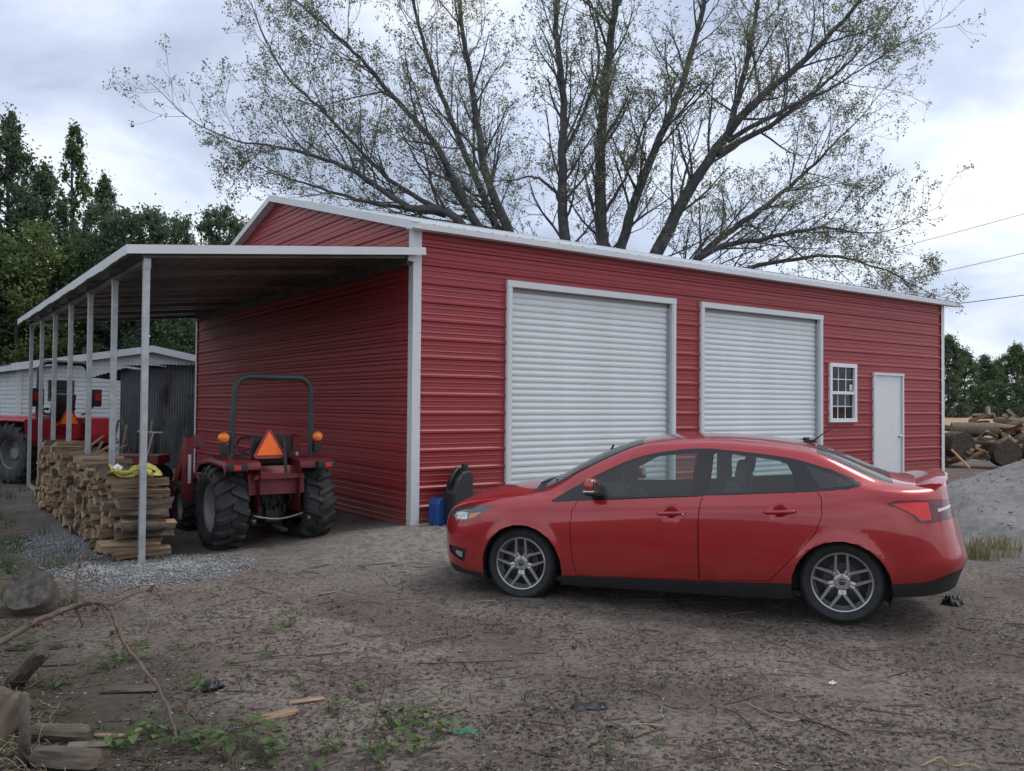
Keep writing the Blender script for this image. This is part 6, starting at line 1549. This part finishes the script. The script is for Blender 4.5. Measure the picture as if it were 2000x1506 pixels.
for _ in range(620):
    x = fr.uniform(-9, -3.5); y = fr.uniform(-1.2, 9.0)
    if x > -4.2 and fr.random() < .6: continue
    sp_.append((x, y, fr.randint(8, 22), fr.uniform(.06, .2)))
for _ in range(120): x = fr.uniform(-3.2, -1.6); sp_.append((x, fr.uniform(5, 12), 12, .15))
blades('grass', sp_, M['grass'], 'short green grass left of the lean-to posts', 'grass', (.05, .15))
spg = [(fr.gauss(5.35, .45), fr.gauss(-4.05, .3), 22, .12) for _ in range(30)]
blades('grass_tuft', spg, M['grass_dry'], 'yellow-green grass growing at the foot of the gravel heap', 'grass', (.06, .24))
sd = []
for _ in range(260):
    q_ = gpt(fr.uniform(-50, 1300) if fr.random() < .75 else fr.uniform(0, 2050), 1120+430*fr.random()**1.2)
    if not blocked(q_[0], q_[1]): sd.append((q_[0], q_[1], fr.randint(3, 9), .04))
blades('seedlings', sd, M['grass'], 'tiny green sprouts dotted over the dirt yard', 'grass', (.015, .05))
# leafy weeds
M['weed'] = leaf_mat('weed_leaves', (0.060, 0.105, 0.030), (0.115, 0.165, 0.055), scale=5.0, trans=.3)
def weed_mesh(seed, nl, spread, h, ls):
    r_ = random.Random(seed); mb = MB()
    for k in range(nl):
        a = r_.uniform(0, 6.283); d = spread*r_.uniform(.15, 1); z = h*r_.uniform(.3, 1); base = Vector((d*.15*math.cos(a), d*.15*math.sin(a), 0)); tip = Vector((d*math.cos(a), d*math.sin(a), z))
        mb.tube([base, base.lerp(tip, .5)+Vector((0, 0, z*.2)), tip], .0016, 3, False)
        a2 = a+r_.uniform(-.9, .9); dr = Vector((math.cos(a2), math.sin(a2), r_.uniform(-.35, .15))); s_ = Vector((-math.sin(a2), math.cos(a2), r_.uniform(-.25, .25))); L = ls*r_.uniform(.6, 1.2); W = L*r_.uniform(.32, .45); dip = Vector((0, 0, -.12*L))
        mb.add([tip, tip+dr*L*.3+s_*W+dip*-.4, tip+dr*L*.62+s_*W*.72, tip+dr*L+dip, tip+dr*L*.62-s_*W*.72, tip+dr*L*.3-s_*W+dip*-.4, tip+dr*L*.5+dip*.6], [(0, 1, 6), (1, 2, 6), (2, 3, 6), (3, 4, 6), (4, 5, 6), (5, 0, 6)])
    return mb.mesh('leafy_weed', M['weed'])
WM = [weed_mesh(k, nl, sp, h, ls) for k, (nl, sp, h, ls) in enumerate(((16, .13, .10, .065), (12, .10, .08, .05), (9, .08, .06, .045), (22, .17, .11, .055), (7, .06, .07, .05)))]
WL = [(470, 1462, 0, 1.25, 'broad-leaved green weed near the bottom edge, left of centre'), (395, 1470, 1, 1.1, None), (430, 1440, 2, 1.1, None), (505, 1488, 1, 1.0, None), (355, 1450, 2, 1.2, None), (300, 1440, 3, .9, None), (225, 1460, 1, 1.1, None), (60, 1475, 2, 1, None),
      (770, 1425, 3, 1.05, 'spreading green weed patch right of the red stalk'), (820, 1412, 3, .9, None), (850, 1430, 1, .9, None), (760, 1470, 0, .95, 'green weed clump at the foot of the red stalk'), (740, 1490, 1, 1.0, None), (830, 1470, 2, .9, None), (640, 1390, 1, .8, None), (235, 1292, 0, 1.1, 'green leafy weed under the arching branch'), (215, 1310, 1, .9, None), (90, 1285, 4, 1.2, None),
      (45, 1270, 1, .9, None), (375, 1340, 2, .9, None), (405, 1350, 1, .8, None), (560, 1225, 3, .7, None), (410, 1205, 2, 1.0, None), (105, 1180, 2, .9, None), (120, 1340, 4, 1.0, None), (590, 1340, 2, .7, None), (700, 1350, 4, .7, None), (660, 1470, 1, .9, None), (620, 1500, 4, .9, None), (350, 1265, 2, .8, None), (450, 1300, 4, .8, None), (530, 1285, 4, .8, None), (980, 1340, 4, .5, None), (1240, 1352, 4, .6, None), (1185, 1478, 4, .7, None), (1290, 1450, 4, .6, None), (1600, 1478, 2, .6, None), (1820, 1260, 4, .6, None), (20, 1120, 3, 1.2, None), (60, 1135, 2, 1.2, None), (30, 1075, 3, 1.3, None), (1700, 1310, 4, .4, None)]
for k, (u, v, i, s, lb) in enumerate(WL):
    p = gpt(u, v); o = link('leafy_weed', WM[i]); o.location = p; o.scale = (s, s, s); o.rotation_euler = (0, 0, k*1.7)
    tag(o, lb or 'small green leafy weed growing in the dirt yard', 'weed', None if lb else 'small weeds in the dirt')
# arching dead branch on the left with dry leaves
br_m = mat('dead_branch', (.085, .06, .048), .9, c2=(.15, .11, .085), vscale=12, bump=.5)
def poly(px): return [Vector(at(*p)) for p in px]
def cr_pts(ctl, n=6):
    pts = []
    for i in range(len(ctl)-1):
        p0 = ctl[i-1] if i else ctl[i]*2-ctl[i+1]; p1, p2 = ctl[i], ctl[i+1]; p3 = ctl[i+2] if i+2 < len(ctl) else p2*2-p1
        for k in range(n): t = k/n; pts.append(.5*((2*p1)+(p2-p0)*t+(2*p0-5*p1+4*p2-p3)*t*t+(3*p1-p0-3*p2+p3)*t**3))
    return pts+[ctl[-1]]
dbr = tag(empty('dead_branch', tuple(gpt(345, 1447))), 'thin dead branch arching over the dirt at the left', 'branch'); DB = Vector(gpt(345, 1447))
main = cr_pts(poly([(-60, 1290, 4.45), (0, 1255, 4.6), (70, 1215, 4.8), (150, 1182, 5.0), (190, 1177, 5.0), (215, 1190, 5.0), (228, 1225, 4.95), (245, 1262, 4.9), (300, 1330, 4.7), (330, 1390, 4.5)])+[DB])
mb = MB(); n_ = len(main); mb.tube([p-DB+rvec(fr)*.004 for p in main], [.019-.012*i/n_ for i in range(n_)], 7); mb.build('stem', br_m, dbr, smooth=True)
tw = [[(150, 1182, 5.0), (149, 1150, 5.02), (150, 1120, 5.05), (158, 1095, 5.1), (165, 1078, 5.12)], [(212, 1182, 5.0), (240, 1170, 5.1), (275, 1155, 5.2), (305, 1147, 5.3)], [(146, 1185, 5.0), (155, 1205, 5.0), (162, 1225, 5.0)], [(195, 1180, 5.0), (208, 1200, 4.98), (215, 1215, 4.95)], [(80, 1215, 4.8), (88, 1230, 4.8)]]
for k, t_ in enumerate(tw): pts = cr_pts(poly(t_), 4); mb = MB(); mb.tube([p-DB for p in pts], [.011-.008*i/len(pts) for i in range(len(pts))], 6); mb.build('twig', br_m, dbr, smooth=True)
P = []
for p in main[6:]:
    for _ in range(fr.choice((0, 0, 1, 3))): P.append(tuple(p-DB+rvec(fr)*.02-Vector((0, 0, .015))))
for (u, v, Z) in ((60, 1222, 4.75), (72, 1220, 4.75), (170, 1182, 5.0), (185, 1188, 5), (222, 1240, 4.92), (300, 1150, 5.28), (290, 1158, 5.25), (160, 1100, 5.08)):
    for _ in range(5): P.append(tuple(Vector(at(u, v, Z))-DB+rvec(fr)*.02))
V_, F2 = leaf_cloud(np.array(P), .03, nr); tag(link('dry_leaves', fast_mesh('dry_leaves', V_, F2, M['redleaf']), dbr), kind='stuff')
# red-brown stalk
b = gpt(708, 1530); t_ = Vector(at(752, 1338, 3.95)); mb = MB(); B = Vector(b); pts = [Vector(), (t_-B)*.35+rvec(fr)*.01, (t_-B)*.7+rvec(fr)*.008, t_-B]; mb.tube(pts, [.0048, .0044, .0038, .0028], 6)
o = mb.build('bramble_stalk', mat('red_stalk', (.11, .042, .038), .7)); o.location = b; tag(o, 'upright thin reddish stalk at the bottom edge of the yard', 'stalk')
# stump, log chunks and bark at the lower left
def rough_log(seed, L, w, h):
    r_ = random.Random(seed); mb = MB(); n_, sg_ = 11, 12; vs = []; fs = []
    for i in range(sg_+1):
        for k in range(n_):
            a = 2*math.pi*k/n_; q_ = 1+.32*mnoise.noise((math.cos(a)*1.4+seed, math.sin(a)*1.4, i*.12))+.16*mnoise.noise((math.cos(a)*4+seed, math.sin(a)*4, i*.3))
            e_ = 1-.35*max(0, abs(i/sg_-.5)*2-.8)/.2*r_.random()
            vs.append(((i/sg_-.5)*L+(.06*L*r_.uniform(-1, 1) if i in (0, sg_) else 0), w*.5*q_*e_*math.cos(a), h*.5*q_*e_*math.sin(a)))
    for i in range(sg_):
        for k in range(n_): fs.append((i*n_+k, i*n_+(k+1) % n_, (i+1)*n_+(k+1) % n_, (i+1)*n_+k))
    fs += [tuple(range(n_-1, -1, -1)), tuple(sg_*n_+k for k in range(n_))]
    mb.add(vs, fs); return mb
def chunk(u, v, L, w, h, rz, rx, m, label, lift=.0, ry=0.0, seed=1):
    p = gpt(u, v); o = rough_log(seed, L, w, h).build('wood_chunk', m, smooth=R(30)); o.location = (p[0], p[1], p[2]+h*.42+lift); o.rotation_euler = (rx, ry, rz); return tag(o, label, 'wood')
M['old_wood'] = mat('old_brown_wood', (.060, .045, .034), .95, c2=(.135, .105, .080), vscale=7.0, bump=1.0, bscale=22, stretch=(0.35, 3.0, 3.0))
M['stump_top'] = mat('weathered_cut_face', (.022, .019, .017), .9, c2=(.095, .082, .070), vscale=16, bump=1.0, bscale=20)
sp0 = gpt(62, 1195); ax_s = Vector((-.35, -.62, .72)); o = round_log((sp0[0], sp0[1], sp0[2]+.13), ax_s, .18, .185, 'tilted weathered log round with a grey cut face at the left', M['bark'], M['stump_top'])
chunk(120, 1445, .30, .10, .085, -.70, .2, M['old_wood'], 'short brown log piece lying near the lower left corner', 0, 0, 501)
chunk(55, 1345, .30, .12, .10, -.9, 0, M['bark'], 'dark wood chunk leaning up at the left edge', .09, -.75, 502)
chunk(135, 1500, .34, .12, .10, -.75, .5, M['old_wood'], 'rough dark log piece at the bottom left corner', 0, 0, 503)
chunk(70, 1268, .34, .09, .06, -.5, .2, M['bark'], 'dark flat bark piece under the arching branch', 0, 0, 504)
chunk(110, 1300, .22, .05, .04, -.35, .4, M['old_wood'], 'small grey split stick below the bark piece', 0, 0, 505)
chunk(255, 1352, .30, .065, .035, -.5, .2, M['old_wood'], 'grey splintered wood piece lying beside the arching branch', 0, 0, 506)
chunk(175, 1460, .2, .05, .03, -.5, .1, M['wood_grey'], 'pale wood splinter beside the short log', 0, 0, 507)
chunk(215, 1440, .16, .03, .02, -.7, .1, M['wood'], 'thin tan splinter right of the short log', 0, 0, 508)
chunk(535, 1402, .27, .05, .03, .05, .3, M['wood'], 'long tan wood splinter lying on the dirt', 0, 0, 509)
chunk(598, 1372, .20, .04, .025, -.2, .1, M['wood'], 'narrow tan splinter just behind the longer one', 0, 0, 510)
chunk(640, 1160, .16, .03, .02, .1, .1, M['wood_grey'], 'small grey stick lying in front of the tractor', 0, 0, 511)
p = gpt(-6, 1440); o = rough_log(520, .30, .24, .20).build('rotten_stump', M['old_wood'], smooth=R(30)); o.location = (p[0], p[1], p[2]+.07); o.rotation_euler = (.2, -.9, .5); tag(o, 'rotting brown stump cut off by the left edge', 'stump')
p = gpt(45, 1500); mb = MB(); mb.tube([(0, 0, 0), (.005, .0, .15), (.0, .01, .34)], [.03, .026, .022], 8); o = mb.build('branch_stub', M['bark'], smooth=True); o.location = p; tag(o, 'upright lichen-grey branch stub in the lower left corner', 'branch')
# straw-like roots in the corner
V = []; F_ = []
for _ in range(160):
    p = Vector(gpt(fr.uniform(-60, 120), fr.uniform(1380, 1540))); a = fr.uniform(0, 6.28); d = Vector((math.cos(a), math.sin(a), fr.uniform(.0, .8))); pts = [p]
    for k in range(3): d = (d+rvec(fr)*.4).normalized(); pts.append(pts[-1]+d*fr.uniform(.02, .05))
    for q_ in pts: q_.z = max(q_.z, ground_z(q_.x, q_.y)+.004)
    fast_tube(V, F_, pts, [.0016]*4, 3)
me = bpy.data.meshes.new('root_fibres'); me.from_pydata(V, [], F_); me.materials.append(mat('dry_fibre', (.30, .22, .14), .9)); me.update(); tag(link('root_fibres', me), 'dry tangled root fibres in the lower left corner', 'roots', kind='stuff')
V = []; F_ = []
for _ in range(110):
    p = Vector(gpt(fr.uniform(-120, 110), fr.uniform(1200, 1540))); a = fr.uniform(0, 6.28); d = Vector((math.cos(a), math.sin(a), fr.uniform(-.1, .45))); pts = [p]; L = fr.uniform(.06, .26)
    for k in range(4): d = (d+rvec(fr)*.3).normalized(); pts.append(pts[-1]+d*L/4)
    for q_ in pts: q_.z = max(q_.z, ground_z(q_.x, q_.y)+.004)
    r0_ = fr.uniform(.003, .009); fast_tube(V, F_, pts, [r0_, r0_*.9, r0_*.8, r0_*.65, r0_*.4], 5)
me = bpy.data.meshes.new('brush'); me.from_pydata(V, [], F_); me.materials.append(mat('dead_brush', (.05, .038, .03), .95, c2=(.12, .09, .07), vscale=3)); me.update(); tag(link('dead_brush', me), 'tangle of dark dead brush along the left edge', 'brush', kind='stuff')
# plastic scraps, ribbon, cord
def scrap(u, v, w, d, hgt, m, name, label, cat, seed, rz=0.0):
    r_ = random.Random(seed); p = gpt(u, v); n_ = 12; vs = []; fs = []
    for i in range(n_+1):
        for k in range(n_+1):
            a, b_ = i/n_-.5, k/n_-.5; e = 1-.25*mnoise.noise((a*3+seed, b_*3, 1)); zz_ = hgt*(.35+.65*mnoise.noise((a*4.5+seed*3, b_*4.5, 7)))*(1-(2*a)**4)*(1-(2*b_)**4)
            vs.append((a*w*e*(1+.15*r_.uniform(-1, 1)*(abs(a) > .45)), b_*d*e*(1+.2*r_.uniform(-1, 1)*(abs(b_) > .45)), max(.004, zz_+.006)))
    for i in range(n_):
        for k in range(n_): q0 = i*(n_+1)+k; fs.append((q0, q0+n_+1, q0+n_+2, q0+1))
    mb = MB(); mb.add(vs, fs); o = mb.build(name, m, smooth=True); o.location = p; o.rotation_euler = (0, 0, rz); md = o.modifiers.new('t', 'SOLIDIFY'); md.thickness = .003; return tag(o, label, cat)
M['scrap_black'] = mat('black_scrap', (.010, .011, .014), .35)
M['scrap_blue'] = mat('blue_black_scrap', (.018, .022, .032), .45)
scrap(1152, 1382, .19, .11, .035, M['scrap_blue'], 'plastic_scrap', 'flat blue-black plastic scrap lying in the middle of the yard', 'scrap', 3, -.55)
scrap(1860, 1180, .17, .15, .14, M['scrap_black'], 'plastic_scrap', 'crumpled black plastic scrap behind the car bumper', 'scrap', 5, .3)
scrap(415, 1347, .13, .08, .08, M['scrap_black'], 'plastic_scrap', 'small black plastic scrap in the weeds at the left', 'scrap', 8, .4)
scrap(1626, 1336, .06, .035, .02, mat('clear_scrap', (.5, .52, .55), .3), 'plastic_scrap', 'tiny clear plastic scrap lying on the dirt', 'scrap', 10, .2)
def ribbon(pts, w, m, name, label, cat):
    P_ = cr_pts([Vector(p) for p in pts], 5); vs = []; fs = []
    for i, p in enumerate(P_):
        d = (P_[min(i+1, len(P_)-1)]-P_[max(i-1, 0)]).normalized(); s_ = d.cross(Vector((0, 0, 1))).normalized(); n__ = s_.cross(d); t = .8*math.sin(i*.35); s_ = s_*math.cos(t)+n__*math.sin(t); ww = w*(.45+.55*math.sin(math.pi*(i+.6)/(len(P_)+.2))); vs += [p-s_*ww, p+s_*ww]
    for i in range(len(P_)-1): fs.append((2*i, 2*i+1, 2*i+3, 2*i+2))
    return vs, fs
g0 = Vector(gpt(893, 1432)); M['ribbon'] = mat('green_ribbon', (.012, .19, .075), .4)
def G(u, v, h): q_ = Vector(gpt(u, v)); q_.z += h; return q_
mb = MB(); mb.add(*ribbon([G(868, 1430, .07), G(880, 1433, .035), G(893, 1436, .015), G(915, 1437, .03), G(940, 1447, .012)], .011, None, '', '', '')); mb.add(*ribbon([G(893, 1436, .02), G(908, 1430, .035), G(925, 1428, .03)], .008, None, '', '', ''))
o = mb.build('ribbon', M['ribbon'], smooth=True); tag(o, 'shiny green ribbon scrap lying near the bottom centre', 'ribbon')
mb = MB(); mb.tube(cr_pts([G(1800, 1500, .01), G(1820, 1492, .015), G(1838, 1487, .02), G(1850, 1494, .01), G(1868, 1499, .008), G(1890, 1497, .012), G(1915, 1504, .01)], 5), .0035, 6); tag(mb.build('cord', mat('yellow_cord', (.30, .28, .10), .7), smooth=True), 'thin yellow-green cord looping at the bottom right', 'cord')
for k, (a, b_, c_, lb) in enumerate((((1455, 1375), (1530, 1412), (1570, 1408), 'long thin pale stem lying on the dirt right of centre'), ((1560, 1408), (1600, 1420), (1660, 1440), 'dark thin stick continuing from the pale stem'), ((920, 1178), (960, 1177), (975, 1178), 'short straw lying by the front wheel'), ((815, 1300), (870, 1300), (1000, 1293), 'long thin brown twig lying across the middle of the yard'), ((1415, 1390), (1440, 1400), (1475, 1430), 'dark bent twig lying left of the pale stem'), ((1232, 1420), (1262, 1421), (1292, 1422), 'straight yellow straw in the middle foreground'))):
    mb = MB(); mb.tube(cr_pts([G(*a, .012), G(*b_, .018), G(*c_, .010)], 5), .0035 if k != 1 else .005, 5); m_ = [mat('straw', (.34, .27, .15), .8), mat('dark_stick', (.05, .038, .03), .9)][0 if k in (0, 2, 5) else 1]; tag(mb.build('twig', m_, smooth=True), lb, 'twig')
